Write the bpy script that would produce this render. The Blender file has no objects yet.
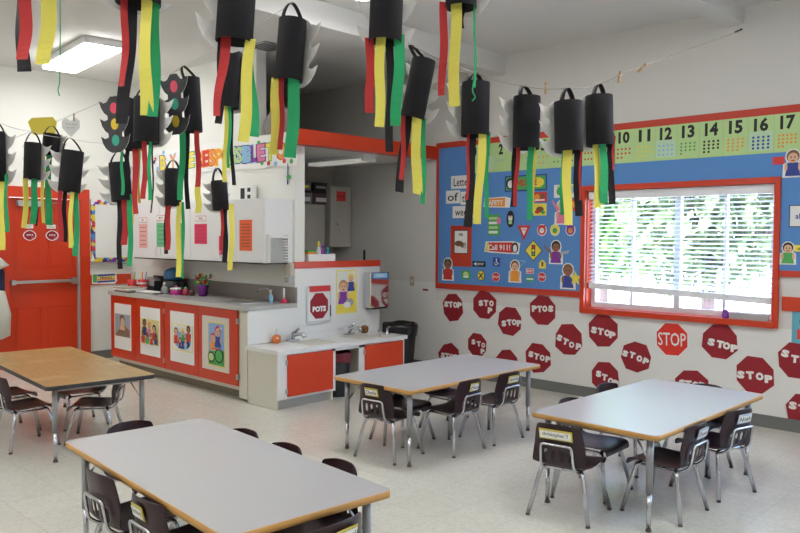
import bpy, math, random
from mathutils import Vector, Matrix
random.seed(7)
C = bpy.context.scene.collection
PI = math.pi
# ------------------------------------------------------------------ camera
FPX = 764.8
YAW, PITCH, ROLL = .77214, -.037795, .005952
H = 1.5
_f = Vector((-math.sin(YAW)*math.cos(PITCH), math.cos(YAW)*math.cos(PITCH), math.sin(PITCH)))
_r = Vector((math.cos(YAW), math.sin(YAW), 0)); _u = _r.cross(_f)
RT = _r*math.cos(ROLL)+_u*math.sin(ROLL); UP = -_r*math.sin(ROLL)+_u*math.cos(ROLL)
CAM = Vector((0, 0, H))
cd = bpy.data.cameras.new('camera'); cam = bpy.data.objects.new('camera', cd); C.objects.link(cam)
m = Matrix.Identity(4)
for i in range(3):
    m[i][0] = RT[i]; m[i][1] = UP[i]; m[i][2] = -_f[i]; m[i][3] = CAM[i]
cam.matrix_world = m
cd.sensor_width = 36; cd.lens = FPX/800*36; cd.clip_start = .05; cd.clip_end = 200
bpy.context.scene.camera = cam
def ray(x, y): return RT*((x-400)/FPX)+UP*((266.5-y)/FPX)+_f
def onx(x, y, X): r = ray(x, y); return CAM+r*(X/r.x)
def ony(x, y, Y): r = ray(x, y); return CAM+r*(Y/r.y)
def onz(x, y, Z): r = ray(x, y); return CAM+r*((Z-H)/r.z)
def atd(x, y, d): return CAM+ray(x, y)*d
# ------------------------------------------------------------------ world, sun, exposure
sc = bpy.context.scene
w = bpy.data.worlds.new('sky'); sc.world = w; w.use_nodes = True
nt = w.node_tree; bg = nt.nodes['Background']
sky = nt.nodes.new('ShaderNodeTexSky'); sky.sky_type = 'NISHITA'
sky.sun_disc = False; sky.sun_elevation = math.radians(52); sky.sun_rotation = math.radians(200); sky.air_density = 1.0; sky.dust_density = 2.0
nt.links.new(sky.outputs[0], bg.inputs[0]); bg.inputs[1].default_value = 1.15
sl = bpy.data.lights.new('sun', 'SUN'); sl.energy = 15; sl.angle = .01; sl.color = (1, .95, .88)
so = bpy.data.objects.new('sun', sl); C.objects.link(so); so.rotation_euler = Vector((.25, .62, -.75)).to_track_quat('-Z', 'Y').to_euler(); so.location = (0, 0, 8)
sc.view_settings.view_transform = 'Standard'; sc.view_settings.look = 'None'; sc.view_settings.gamma = 1
sc.view_settings.use_curve_mapping = False; sc.view_settings.exposure = 1.2
LIGHT_POWER = 30
sc.cycles.caustics_reflective = False; sc.cycles.caustics_refractive = False; sc.cycles.blur_glossy = 1.0
# ------------------------------------------------------------------ materials
MC = {}
def mat(name, col, rough=.6, metal=0, noise=0, nscale=8, emis=0, bump=0, spec=.5, trans=0, coat=0):
    if name in MC: return MC[name]
    M = bpy.data.materials.new(name); M.use_nodes = True; MC[name] = M
    n = M.node_tree; b = n.nodes['Principled BSDF']
    b.inputs['Base Color'].default_value = (*col, 1); b.inputs['Roughness'].default_value = rough
    b.inputs['Metallic'].default_value = metal; b.inputs['Specular IOR Level'].default_value = spec
    b.inputs['Coat Weight'].default_value = coat; b.inputs['Coat Roughness'].default_value = .15
    if trans: b.inputs['Transmission Weight'].default_value = trans
    if emis: b.inputs['Emission Color'].default_value = (*col, 1); b.inputs['Emission Strength'].default_value = emis
    if noise or bump:
        tc = n.nodes.new('ShaderNodeTexCoord'); t = n.nodes.new('ShaderNodeTexNoise'); t.inputs['Scale'].default_value = nscale; t.inputs['Detail'].default_value = 4
        n.links.new(tc.outputs['Object'], t.inputs['Vector'])
        if noise:
            r = n.nodes.new('ShaderNodeMapRange'); r.inputs[3].default_value = 1-noise; r.inputs[4].default_value = 1+noise
            n.links.new(t.outputs['Fac'], r.inputs[0])
            mx = n.nodes.new('ShaderNodeVectorMath'); mx.operation = 'SCALE'; mx.inputs[0].default_value = col
            n.links.new(r.outputs[0], mx.inputs['Scale']); n.links.new(mx.outputs[0], b.inputs['Base Color'])
        if bump:
            bp = n.nodes.new('ShaderNodeBump'); bp.inputs['Strength'].default_value = bump; bp.inputs['Distance'].default_value = .002
            n.links.new(t.outputs['Fac'], bp.inputs['Height']); n.links.new(bp.outputs[0], b.inputs['Normal'])
    return M
def floor_mat():
    M = mat('vinyl_tile_floor', (.66, .65, .58), .2, spec=.5)
    n = M.node_tree; b = n.nodes['Principled BSDF']
    tc = n.nodes.new('ShaderNodeTexCoord')
    br = n.nodes.new('ShaderNodeTexBrick'); br.offset = 0; br.squash = 1
    br.inputs['Scale'].default_value = 1; br.inputs['Brick Width'].default_value = .305; br.inputs['Row Height'].default_value = .305
    br.inputs['Mortar Size'].default_value = .0012; br.inputs['Mortar Smooth'].default_value = .3; br.inputs['Bias'].default_value = 0
    br.inputs['Color1'].default_value = (.68, .67, .60, 1); br.inputs['Color2'].default_value = (.64, .63, .56, 1); br.inputs['Mortar'].default_value = (.46, .45, .40, 1)
    n.links.new(tc.outputs['Object'], br.inputs['Vector'])
    no = n.nodes.new('ShaderNodeTexNoise'); no.inputs['Scale'].default_value = 55; no.inputs['Detail'].default_value = 3
    n.links.new(tc.outputs['Object'], no.inputs['Vector'])
    r = n.nodes.new('ShaderNodeMapRange'); r.inputs[1].default_value = .35; r.inputs[2].default_value = .65; r.inputs[3].default_value = .93; r.inputs[4].default_value = 1.05
    n.links.new(no.outputs['Fac'], r.inputs[0])
    mx = n.nodes.new('ShaderNodeVectorMath'); mx.operation = 'SCALE'
    n.links.new(br.outputs['Color'], mx.inputs[0]); n.links.new(r.outputs[0], mx.inputs['Scale']); n.links.new(mx.outputs[0], b.inputs['Base Color'])
    return M
def wood_mat():
    M = mat('worn_maple_laminate', (.5, .33, .16), .28, spec=.5)
    n = M.node_tree; b = n.nodes['Principled BSDF']
    tc = n.nodes.new('ShaderNodeTexCoord'); mp = n.nodes.new('ShaderNodeMapping'); mp.inputs['Scale'].default_value = (2.5, 40, 2.5)
    no = n.nodes.new('ShaderNodeTexNoise'); no.inputs['Scale'].default_value = 1.5; no.inputs['Detail'].default_value = 6
    n.links.new(tc.outputs['Object'], mp.inputs[0]); n.links.new(mp.outputs[0], no.inputs['Vector'])
    cr = n.nodes.new('ShaderNodeValToRGB'); cr.color_ramp.elements[0].position = .3; cr.color_ramp.elements[0].color = (.36, .21, .06, 1); cr.color_ramp.elements[1].position = .75; cr.color_ramp.elements[1].color = (.55, .38, .14, 1)
    n.links.new(no.outputs['Fac'], cr.inputs[0])
    n2 = n.nodes.new('ShaderNodeTexNoise'); n2.inputs['Scale'].default_value = 3.2; n2.inputs['Detail'].default_value = 1
    n.links.new(tc.outputs['Object'], n2.inputs['Vector'])
    r = n.nodes.new('ShaderNodeMapRange'); r.inputs[1].default_value = .52; r.inputs[2].default_value = .72; r.inputs[3].default_value = 0; r.inputs[4].default_value = .8
    n.links.new(n2.outputs['Fac'], r.inputs[0])
    mx = n.nodes.new('ShaderNodeMix'); mx.data_type = 'RGBA'; mx.inputs[7].default_value = (.62, .5, .27, 1)
    n.links.new(r.outputs[0], mx.inputs[0]); n.links.new(cr.outputs[0], mx.inputs[6]); n.links.new(mx.outputs[2], b.inputs['Base Color'])
    return M
def border_mat():
    M = mat('patterned_paper_border', (.3, .2, .5), .6)
    n = M.node_tree; b = n.nodes['Principled BSDF']
    tc = n.nodes.new('ShaderNodeTexCoord'); v = n.nodes.new('ShaderNodeTexVoronoi'); v.inputs['Scale'].default_value = 22
    n.links.new(tc.outputs['Object'], v.inputs['Vector'])
    s = n.nodes.new('ShaderNodeSeparateColor'); n.links.new(v.outputs['Color'], s.inputs[0])
    cr = n.nodes.new('ShaderNodeValToRGB'); cr.color_ramp.interpolation = 'CONSTANT'; e = cr.color_ramp.elements
    e[0].color = (.02, .03, .2, 1); e[1].position = .22; e[1].color = (.75, .6, .04, 1)
    for p, c in ((.4, (.6, .04, .06, 1)), (.58, (.8, .8, .8, 1)), (.72, (.15, .03, .35, 1)), (.86, (.05, .25, .6, 1))):
        q = e.new(p); q.color = c
    n.links.new(s.outputs[0], cr.inputs[0]); n.links.new(cr.outputs[0], b.inputs['Base Color'])
    return M
def ceiling_speckle(): return mat('painted_ceiling', (.72, .71, .69), .85, noise=.02, nscale=30)
FLOOR = floor_mat(); WOOD = wood_mat(); BORDER = border_mat()
WALL = mat('cream_wall_paint', (.69, .675, .645), .7, noise=.015, nscale=3)
WALLD = mat('warm_white_wall_paint', (.79, .79, .75), .7, noise=.015, nscale=3)
WAIN = mat('smooth_wall_panel', (.77, .765, .745), .45, noise=.01, nscale=3)
CEIL = ceiling_speckle()
ORANGE = mat('orange_red_gloss_paint', (.60, .042, .009), .3, noise=.05, nscale=5)
ORANGEL = mat('orange_laminate', (.66, .05, .010), .38)
BOARDRED = mat('red_border_paper', (.55, .045, .02), .55)
BLUE = mat('blue_fadeless_paper', (.095, .26, .60), .7, noise=.05, nscale=6)
WHITE = mat('white_laminate', (.78, .78, .77), .35)
WHITEP = mat('white_paper', (.82, .82, .80), .7)
CREAML = mat('cream_laminate', (.66, .63, .54), .4)
GREYB = mat('grey_rubber_cove_base', (.16, .165, .16), .5)
GREYTOP = mat('grey_laminate_counter', (.42, .41, .40), .3, noise=.05, nscale=60)
SPLASH = mat('taupe_splash_laminate', (.25, .22, .20), .35)
TABLET = mat('grey_table_laminate', (.45, .445, .455), .26, noise=.02, nscale=90, spec=.5)
TEDGE = mat('maple_edge_band', (.55, .29, .08), .45, noise=.08, nscale=20)
BLACKE = mat('black_edge_band', (.02, .02, .022), .45)
MAROON = mat('dark_maroon_plastic', (.024, .007, .012), .32, noise=.1, nscale=40, bump=.05)
CHROME = mat('chrome_tube', (.58, .58, .61), .22, 1)
STEEL = mat('brushed_steel', (.55, .55, .54), .35, 1)
GREYLEG = mat('grey_painted_steel', (.30, .30, .31), .35, .5)
RUBBER = mat('brown_rubber_foot', (.09, .07, .06), .6)
BLACKP = mat('black_construction_paper', (.013, .012, .016), .6, spec=.3, noise=.12, nscale=25)
CHALK = mat('charcoal_smudged_paper', (.055, .055, .06), .8, noise=.35, nscale=30)
BACKP = mat('pencil_marked_grey_paper', (.76, .75, .73), .8, noise=.14, nscale=28)
RED = mat('red_crepe_paper', (.50, .028, .03), .75, noise=.03, nscale=60)
YEL = mat('yellow_crepe_paper', (.82, .74, .13), .75, noise=.03, nscale=60)
GRN = mat('green_crepe_paper', (.02, .38, .14), .75, noise=.03, nscale=60)
SIGNRED = mat('dark_red_construction_paper', (.30, .012, .022), .7, noise=.06, nscale=40)
SIGNBR = mat('bright_red_print', (.72, .035, .02), .4)
DOTR = mat('pink_red_foil', (.75, .06, .12), .5); DOTG = mat('teal_green_paper', (.03, .38, .25), .6); DOTY = mat('golden_paper', (.75, .52, .03), .6)
BLACK = mat('black_ink', (.012, .012, .014), .6)
SKY1 = mat('light_blue_print', (.25, .5, .75), .6); NAVY = mat('navy_print', (.03, .06, .3), .6)
PUR = mat('purple_print', (.22, .04, .32), .6); PINK = mat('pink_print', (.75, .2, .35), .6)
SKIN1 = mat('tan_print', (.72, .45, .28), .6); SKIN2 = mat('brown_print', (.28, .12, .06), .6)
LIME = mat('pale_green_card', (.48, .68, .30), .6); GREENP = mat('green_print', (.08, .4, .1), .6)
ORP = mat('orange_print', (.85, .32, .04), .6); YELP = mat('yellow_print', (.85, .7, .08), .6)
REDP = mat('red_print', (.65, .04, .04), .6); BROWNP = mat('brown_ink', (.2, .1, .05), .7); GREYP = mat('grey_print', (.4, .4, .4), .6)
PALEPINK = mat('pale_pink_paper', (.8, .42, .4), .7); GREENPAP = mat('green_paper', (.12, .5, .25), .7); MAG = mat('magenta_paper', (.72, .03, .12), .7); ORPAP = mat('orange_paper', (.85, .13, .04), .7)
ALU = mat('white_aluminium', (.7, .74, .78), .4, .2)
DARKW = mat('shade_darkened_wall', (.5, .46, .4), .8)  # wall colour darkened to carry the shade of the unlit loft and alcove
CORD = mat('white_cord', (.7, .7, .68), .7)
# ------------------------------------------------------------------ mesh builder
def tag(o, label=None, cat=None, group=None, kind=None):
    if label: o['label'] = label
    if cat: o['category'] = cat
    if group: o['group'] = group
    if kind: o['kind'] = kind
    return o
def thing(name, label, cat, loc=(0, 0, 0), rot=0, group=None):
    o = bpy.data.objects.new(name, None); C.objects.link(o); o.location = loc; o.rotation_euler = (0, 0, rot); o.empty_display_size = .05
    return tag(o, label, cat, group)
class MB:
    def __init__(s): s.v = []; s.f = []; s.mi = []; s.mats = []; s.sm = []
    def m(s, M):
        if M not in s.mats: s.mats.append(M)
        return s.mats.index(M)
    def add(s, vs, fs, M, smooth=False, X=None):
        b = len(s.v); k = s.m(M)
        s.v += [tuple(X @ Vector(v)) if X else tuple(v) for v in vs]
        for f in fs: s.f.append([b+i for i in f]); s.mi.append(k); s.sm.append(smooth)
        return s
    def box(s, lo, hi, M, X=None):
        (a, b, c), (d, e, f) = lo, hi
        vs = [(a, b, c), (d, b, c), (d, e, c), (a, e, c), (a, b, f), (d, b, f), (d, e, f), (a, e, f)]
        return s.add(vs, [(3, 2, 1, 0), (4, 5, 6, 7), (0, 1, 5, 4), (1, 2, 6, 5), (2, 3, 7, 6), (3, 0, 4, 7)], M, False, X)
    def rbox(s, lo, hi, r, M, axis=2, n=5, X=None):      # box with rounded corners around an axis
        ax = [i for i in range(3) if i != axis]; a, b = ax
        pts = []
        for cx, cy, t0 in ((hi[a]-r, hi[b]-r, 0), (lo[a]+r, hi[b]-r, 90), (lo[a]+r, lo[b]+r, 180), (hi[a]-r, lo[b]+r, 270)):
            for i in range(n+1):
                t = math.radians(t0+90*i/n); pts.append((cx+r*math.cos(t), cy+r*math.sin(t)))
        return s.prism(pts, lo[axis], hi[axis], M, axis, X)
    def prism(s, pts, z0, z1, M, axis=2, X=None, smooth=False):
        ax = [i for i in range(3) if i != axis]
        def mk(p, z):
            q = [0, 0, 0]; q[ax[0]] = p[0]; q[ax[1]] = p[1]; q[axis] = z; return q
        n = len(pts); vs = [mk(p, z0) for p in pts]+[mk(p, z1) for p in pts]
        s.add(vs, [tuple(range(n))[::-1], tuple(range(n, 2*n))], M, False, X)
        return s.add(vs, [(i, (i+1) % n, n+(i+1) % n, n+i) for i in range(n)], M, smooth, X)
    def rings(s, R, M, cap=True, smooth=True, closed=True):
        n = len(R[0]); vs = [p for r in R for p in r]; fs = []
        for j in range(len(R)-1):
            for i in range(n if closed else n-1):
                k = (i+1) % n; fs.append((j*n+i, j*n+k, (j+1)*n+k, (j+1)*n+i))
        if cap and closed: fs += [tuple(range(n))[::-1], tuple((len(R)-1)*n+i for i in range(n))]
        return s.add(vs, fs, M, smooth)
    def lathe(s, prof, M, c=(0, 0, 0), n=16, cap=True):
        c = Vector(c)
        return s.rings([[c+Vector((r*math.cos(2*PI*i/n), r*math.sin(2*PI*i/n), z)) for i in range(n)] for r, z in prof], M, cap)
    def tube(s, path, r, M, n=8, cap=True, closed=False):
        P = [Vector(p) for p in path]; R = []
        t0 = (P[1]-P[0]).normalized(); a = Vector((0, 0, 1)) if abs(t0.z) < .9 else Vector((1, 0, 0)); nrm = t0.cross(a).normalized()
        for i, p in enumerate(P):
            t = (P[min(i+1, len(P)-1)]-P[max(i-1, 0)]).normalized()
            nrm = (nrm-t*nrm.dot(t)).normalized(); b = t.cross(nrm)
            rr = r[i] if isinstance(r, (list, tuple)) else r
            R.append([p+(nrm*math.cos(2*PI*k/n)+b*math.sin(2*PI*k/n))*rr for k in range(n)])
        return s.rings(R, M, cap)
    def ball(s, c, r, M, n=12, sc=(1, 1, 1)):
        R = []
        for j in range(1, n//2+2-1):
            t = PI*j/(n//2+1); R.append([Vector((c[0]+r*sc[0]*math.sin(t)*math.cos(2*PI*i/n), c[1]+r*sc[1]*math.sin(t)*math.sin(2*PI*i/n), c[2]+r*sc[2]*math.cos(t))) for i in range(n)])
        return s.rings(R, M)
    def build(s, name, parent=None, world=False, **kw):
        me = bpy.data.meshes.new(name); vs = s.v
        if parent is not None and world:
            X = (Matrix.Translation(parent.location) @ Matrix.Rotation(parent.rotation_euler.z, 4, 'Z')).inverted()
            vs = [tuple(X @ Vector(v)) for v in vs]
        org = Vector((0, 0, 0))
        if parent is None:
            xs = [v[0] for v in vs]; ys = [v[1] for v in vs]; zs = [v[2] for v in vs]
            if kw.get('origin', True): org = Vector(((min(xs)+max(xs))/2, (min(ys)+max(ys))/2, min(zs)))
            vs = [(v[0]-org.x, v[1]-org.y, v[2]-org.z) for v in vs]
        me.from_pydata(vs, [], s.f)
        for M in s.mats: me.materials.append(M)
        me.polygons.foreach_set('material_index', s.mi); me.polygons.foreach_set('use_smooth', s.sm)
        me.update()
        o = bpy.data.objects.new(name, me); C.objects.link(o); o.location = org
        if parent is not None: o.parent = parent
        tag(o, kw.get('label'), kw.get('cat'), kw.get('group'), kw.get('kind'))
        return o
def smooth_path(pts, rad=.03, n=5):
    P = [Vector(p) for p in pts]; out = [P[0]]
    for i in range(1, len(P)-1):
        a, b, c = P[i-1], P[i], P[i+1]
        d1 = min(rad, (a-b).length*.49); d2 = min(rad, (c-b).length*.49)
        p, q = b+(a-b).normalized()*d1, b+(c-b).normalized()*d2
        for k in range(n+1):
            t = k/n; out.append(p*(1-t)**2+b*2*t*(1-t)+q*t*t)
    out.append(P[-1]); return out
def struct(o): o['kind'] = 'structure'; return o
def bevel(o, wd=.004, seg=2):
    b = o.modifiers.new('bevel', 'BEVEL'); b.width = wd; b.segments = seg; b.limit_method = 'ANGLE'; return o
# text as flat polygons
_TC = {}
def text_mesh(txt, bold=0.0):
    k = (txt, bold)
    if k in _TC: return _TC[k]
    cu = bpy.data.curves.new('t', 'FONT'); cu.body = txt; cu.size = 1; cu.resolution_u = 2; cu.offset = bold; cu.align_x = 'CENTER'
    o = bpy.data.objects.new('t', cu); C.objects.link(o)
    dg = bpy.context.evaluated_depsgraph_get(); me = bpy.data.meshes.new_from_object(o.evaluated_get(dg))
    vs = [(v.co.x, v.co.y) for v in me.vertices]; fs = [tuple(p.vertices) for p in me.polygons]
    bpy.data.objects.remove(o); bpy.data.curves.remove(cu); bpy.data.meshes.remove(me)
    if vs:
        x0, x1 = min(v[0] for v in vs), max(v[0] for v in vs); y0, y1 = min(v[1] for v in vs), max(v[1] for v in vs)
        vs = [(v[0]-(x0+x1)/2, v[1]-(y0+y1)/2) for v in vs]; dim = (x1-x0, y1-y0)
    else: dim = (1, 1)
    _TC[k] = (vs, fs, dim); return _TC[k]
# artwork on a flat sheet: frame (origin, right, up, normal), layered prints
class Art(MB):
    def __init__(s, O, R, U, N=None):
        super().__init__(); s.O = Vector(O); s.R = Vector(R).normalized(); s.U = Vector(U).normalized(); s.N = Vector(N) if N else s.R.cross(s.U); s.z = .0008
    def P(s, u, v, z): return s.O+s.R*u+s.U*v+s.N*z
    def sheet(s, pts, M, t=.002, z0=0):
        n = len(pts); vs = [s.P(u, v, z0) for u, v in pts]+[s.P(u, v, z0+t) for u, v in pts]
        s.add(vs, [tuple(range(n))[::-1], tuple(range(n, 2*n))]+[(i, (i+1) % n, n+(i+1) % n, n+i) for i in range(n)], M); s.z = max(s.z, z0+t+.0006); return s
    def poly(s, pts, M):
        s.add([s.P(u, v, s.z) for u, v in pts], [tuple(range(len(pts)))], M); s.z += .00025; return s
    def rect(s, u, v, w, h, M): return s.poly([(u-w/2, v-h/2), (u+w/2, v-h/2), (u+w/2, v+h/2), (u-w/2, v+h/2)], M)
    def ell(s, u, v, a, b, M, n=16): return s.poly([(u+a*math.cos(2*PI*i/n), v+b*math.sin(2*PI*i/n)) for i in range(n)], M)
    def text(s, txt, u, v, h, M, bold=0, rot=0, w=None, t=0):
        vs, fs, dim = text_mesh(txt, bold); k = h/dim[1]; kx = (w/dim[0]) if w else k; c, sn = math.cos(rot), math.sin(rot)
        V = [(u+(x*kx)*c-(y*k)*sn, v+(x*kx)*sn+(y*k)*c) for x, y in vs]
        if t:
            s.add([s.P(a, b, s.z+t) for a, b in V], fs, M)
            ed = {}
            for f in fs:
                for i in range(len(f)):
                    e = (f[i], f[(i+1) % len(f)]); 
                    if (e[1], e[0]) in ed: del ed[(e[1], e[0])]
                    else: ed[e] = 1
            n = len(V); s.add([s.P(a, b, s.z+t) for a, b in V]+[s.P(a, b, s.z) for a, b in V], [(a, b, n+b, n+a) for a, b in ed], M)
        else: s.add([s.P(a, b, s.z) for a, b in V], fs, M)
        s.z += .00025; return s
    def kid(s, u, v, h, skin, shirt, hair, face=True, legs=None):   # small cartoon child, h tall, centred on u, v
        s.poly([(u-.28*h, v-.5*h), (u+.28*h, v-.5*h), (u+.2*h, v+.02*h), (u-.2*h, v+.02*h)], shirt)
        s.ell(u-.25*h, v-.15*h, .06*h, .16*h, skin); s.ell(u+.25*h, v-.15*h, .06*h, .16*h, skin)
        s.ell(u, v+.26*h, .24*h, .25*h, hair); s.ell(u, v+.2*h, .19*h, .2*h, skin)
        if face:
            s.ell(u-.07*h, v+.23*h, .025*h, .035*h, BLACK, 8); s.ell(u+.07*h, v+.23*h, .025*h, .035*h, BLACK, 8); s.ell(u, v+.1*h, .07*h, .03*h, REDP, 8)
        return s
YW = 6.4          # window wall
XD = -9.1         # door wall
YB = 4.51         # wall behind the long counter
XP = -5.655       # beam and partition line
ZC = 3.37
XR, YN = 3.2, -3.0
# ------------------------------------------------------------------ room shell
struct(MB().box((-11, YN, -.1), (XR, YW+.2, 0), FLOOR).build('floor'))
struct(MB().box((-11, YN-.1, ZC), (XR+.1, YW+.2, ZC+.12), CEIL).build('ceiling'))
wx0, wx1, wz0, wz1 = -3.78, -2.10, .85, 1.945     # window opening
wb = MB()
wb.box((-11, YW, 0), (wx0, YW+.14, ZC), WALL).box((wx1, YW, 0), (-.6, YW+.14, ZC), WALL)
wb.box((wx0, YW, 0), (wx1, YW+.14, wz0), WALL).box((wx0, YW, wz1), (wx1, YW+.14, ZC), WALL)
wb.box((-.6, YW, 0), (1.6, YW+.14, .85), WALL).box((-.6, YW, 2.1), (1.6, YW+.14, ZC), WALL).box((1.6, YW, 0), (XR, YW+.14, ZC), WALL)
struct(wb.build('wall_right'))
struct(MB().box((-.64, YW-.02, .80), (1.64, YW+.0, .85), ORANGE).box((-.64, YW-.02, 2.1), (1.64, YW, 2.15), ORANGE).box((-.64, YW-.02, .85), (-.6, YW, 2.1), ORANGE).box((1.6, YW-.02, .85), (1.64, YW, 2.1), ORANGE).box((.48, YW+.05, .85), (.52, YW+.09, 2.1), ALU).build('window_2'))
dw = MB(); dy0, dy1, dz = 3.07, 3.87, 1.93
dw.box((XD-.14, YN, 0), (XD, dy0, ZC), WALLD).box((XD-.14, dy1, 0), (XD, YB+.12, ZC), WALLD).box((XD-.14, dy0, dz), (XD, dy1, ZC), WALLD)
struct(dw.build('wall_left'))
bw = MB(); XL = -6.41; XW = -5.79
bw.box((XD-.14, YB, 0), (XL, YB+.12, ZC), WALLD).box((XL, YB, 0), (XW, YB+.12, 2.366), WALLD).box((XL, YB, 2.3665), (XP-.13, YB+.12, 2.505), WALLD)
struct(bw.build('wall_back'))
lw = MB()
lw.box((XW-.13, YB+.12, 0), (XW, 5.64, 1.195), WHITE).box((XW-.13, YB+.001, .0), (XW+.002, YB+.12, 1.195), WHITE)
struct(lw.build('wall_partition'))
cp = MB().box((XW-.14, YB-.005, 1.198), (XW+.008, 5.645, 1.262), ORANGE)
struct(bevel(cp.build('trim_1'), .003))
struct(MB().box((XP-.12, YB-.07, 2.368), (XP+.004, YW, 2.508), ORANGE).build('trim_2'))
struct(MB().box((-7.6, YB+.12, 2.372), (XP-.12, YW, 2.5), WALLD).build('ceiling_alcove'))
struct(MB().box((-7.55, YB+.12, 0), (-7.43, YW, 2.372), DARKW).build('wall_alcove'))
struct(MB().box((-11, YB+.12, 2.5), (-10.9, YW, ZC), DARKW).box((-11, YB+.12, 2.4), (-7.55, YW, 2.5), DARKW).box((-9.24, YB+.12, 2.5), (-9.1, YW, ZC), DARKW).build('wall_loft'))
struct(MB().box((-5.0, YN, 3.175), (-4.745, YW, ZC), CEIL).build('trim_3'))
struct(MB().box((-2.535, YN, 3.24), (-2.372, YW, ZC), CEIL).build('trim_4'))
struct(MB().box((XR, YN, 0), (XR+.1, YW+.14, ZC), WALL).build('wall_near'))
struct(MB().box((-9.24, YN-.1, 0), (XR+.1, YN, ZC), WALL).build('wall_behind'))
struct(MB().box((XP-.03, YW-.012, 0), (XR, YW, .1), GREYB).box((-7.4, YW-.012, 0), (XP-.03, YW, .1), GREYB).build('baseboard_right'))
struct(MB().box((XD, YN, 0), (XD+.01, 2.95, .1), GREYB).box((XD, 3.99, 0), (XD+.01, YB, .1), GREYB).build('baseboard_left'))
struct(MB().box((-7.4, YW-.005, .1), (-5.67, YW, 1.0), WAIN).box((-5.67, YW-.005, .1), (XR, YW, .8), WAIN).build('trim_5'))
struct(MB().box((-2.03, YW-.018, .945), (-1.0, YW, 1.055), ORANGE).build('trim_6'))
# door with frame
struct(MB().box((XD, dy0-.12, 0), (XD+.03, dy0, dz+.12), ORANGE).box((XD, dy1, 0), (XD+.03, dy1+.11, dz+.12), ORANGE).box((XD, dy0, dz), (XD+.03, dy1, dz+.12), ORANGE).box((XD-.14, dy1-.02, 0), (XD, dy1, dz), GREYP).build('trim_7'))
door = thing('door_1', 'orange red six panel door with a grey push bar', 'door', (XD-.03, (dy0+dy1)/2, 0)); struct(door)
d = MB().box((-.045, -.4, .003), (-.012, .38, dz-.005), ORANGE)
for yc in (-.185, .185):
    for z0, z1 in ((.18, .68), (.86+.25, 1.55), (1.62, 1.83)):
        d.box((-.012, yc-.15, z0), (-.008, yc+.15, z0+.012), ORANGE).box((-.012, yc-.15, z1-.012), (-.008, yc+.15, z1), ORANGE)
        d.box((-.012, yc-.15, z0), (-.008, yc-.138, z1), ORANGE).box((-.012, yc+.138, z0), (-.008, yc+.15, z1), ORANGE)
        d.rbox((-.012, yc-.115, z0+.035), (-.006, yc+.115, z1-.035), .006, ORANGE, 0)
bevel(d.build('door_leaf', door), .002)
p = MB().box((.02, -.36, .952), (.055, .34, .985), STEEL).rbox((-.012, .29, .93), (.065, .375, 1.005), .015, STEEL, 0).rbox((-.012, -.38, .94), (.06, -.33, .995), .012, STEEL, 0)
bevel(p.build('push_bar', door), .003)
c_ = MB().rbox((-.01, -.30, 1.83), (.06, -.02, 1.895), .012, GREYP, 0).box((.03, -.02, 1.875), (.045, .2, 1.885), GREYLEG).box((.03, .2, 1.88), (.045, .21, 1.95), GREYLEG)
c_.build('door_closer', door)
for i, yc in enumerate((-.17, .08)):
    a = Art((XD-.03, (dy0+dy1)/2+yc, 1.60), (0, 1, 0), (0, 0, 1)); a.sheet([(-.05, -.02), (.05, -.02), (.05, .025), (-.05, .025)], WHITEP, z0=0).text('EXIT' if i == 0 else 'WALK', 0, .002, .022, GREENP, .02)
    o = a.build('paper_notice'); o.location.x += .0; tag(o, ['small white notice on orange door above the left apple', 'small white notice on orange door above the right apple'][i], 'notice')
    a = Art((XD-.03, (dy0+dy1)/2+yc+.01, 1.50), (0, 1, 0), (0, 0, 1))
    pts = [(.068*math.cos(t)*(1+.08*math.cos(2*t)), .06*math.sin(t)) for t in [2*PI*k/20 for k in range(20)]]
    a.sheet(pts, WHITEP).poly([(x*.86, y*.86) for x, y in pts], SIGNRED).text('APPLE', 0, .005, .02, WHITEP, .02).ell(.03, -.028, .012, .006, PINK).poly([(0, .045), (.022, .07), (.01, .05)], GREENP)
    o = a.build('apple_cutout'); tag(o, ['red paper apple on orange door, nearer the hinges', 'red paper apple on orange door, nearer the latch side'][i], 'paper apple')
# orange rail and message board right of the door
struct(MB().box((XD, 3.98, .905), (XD+.018, YB, 1.03), ORANGE).build('trim_8'))
wbd = thing('message_board', 'white message board with patterned paper border beside orange door', 'board', (XD+.002, 4.0, 1.18))
MB().box((0, .02, .02), (.015, .49, .74), WHITEP).build('board_surface', wbd)
MB().box((0, -.01, .0), (.02, .50, .055), BORDER).box((0, .02, .70), (.02, .50, .755), BORDER).box((0, .0, .055), (.021, .05, .755), BORDER).build('paper_border', wbd)
MB().box((0, -.015, -.03), (.045, .50, -.012), GREYP).build('pen_ledge', wbd)
a = Art((XD+.018, 4.17, .975), (0, 1, 0), (0, 0, 1)); a.sheet([(-.165, -.055), (.12, -.065), (.15, -.03), (.14, .075), (-.06, .085), (-.165, .06)], WHITEP)
for k, c in enumerate((NAVY, ORP, YELP, NAVY)):
    a.poly([(-.10, -.045+k*.026), (.115, -.04+k*.026), (.13, -.03+k*.026), (.115, -.018+k*.026), (-.10, -.022+k*.026)], c)
a.rect(-.13, .01, .05, .1, GREENP).text('PENCILS', .01, .015, .03, BROWNP, .03)
tag(a.build('pencil_cutout'), 'bundle of colourful pencils cutout on orange rail by the door', 'cutout')
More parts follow.
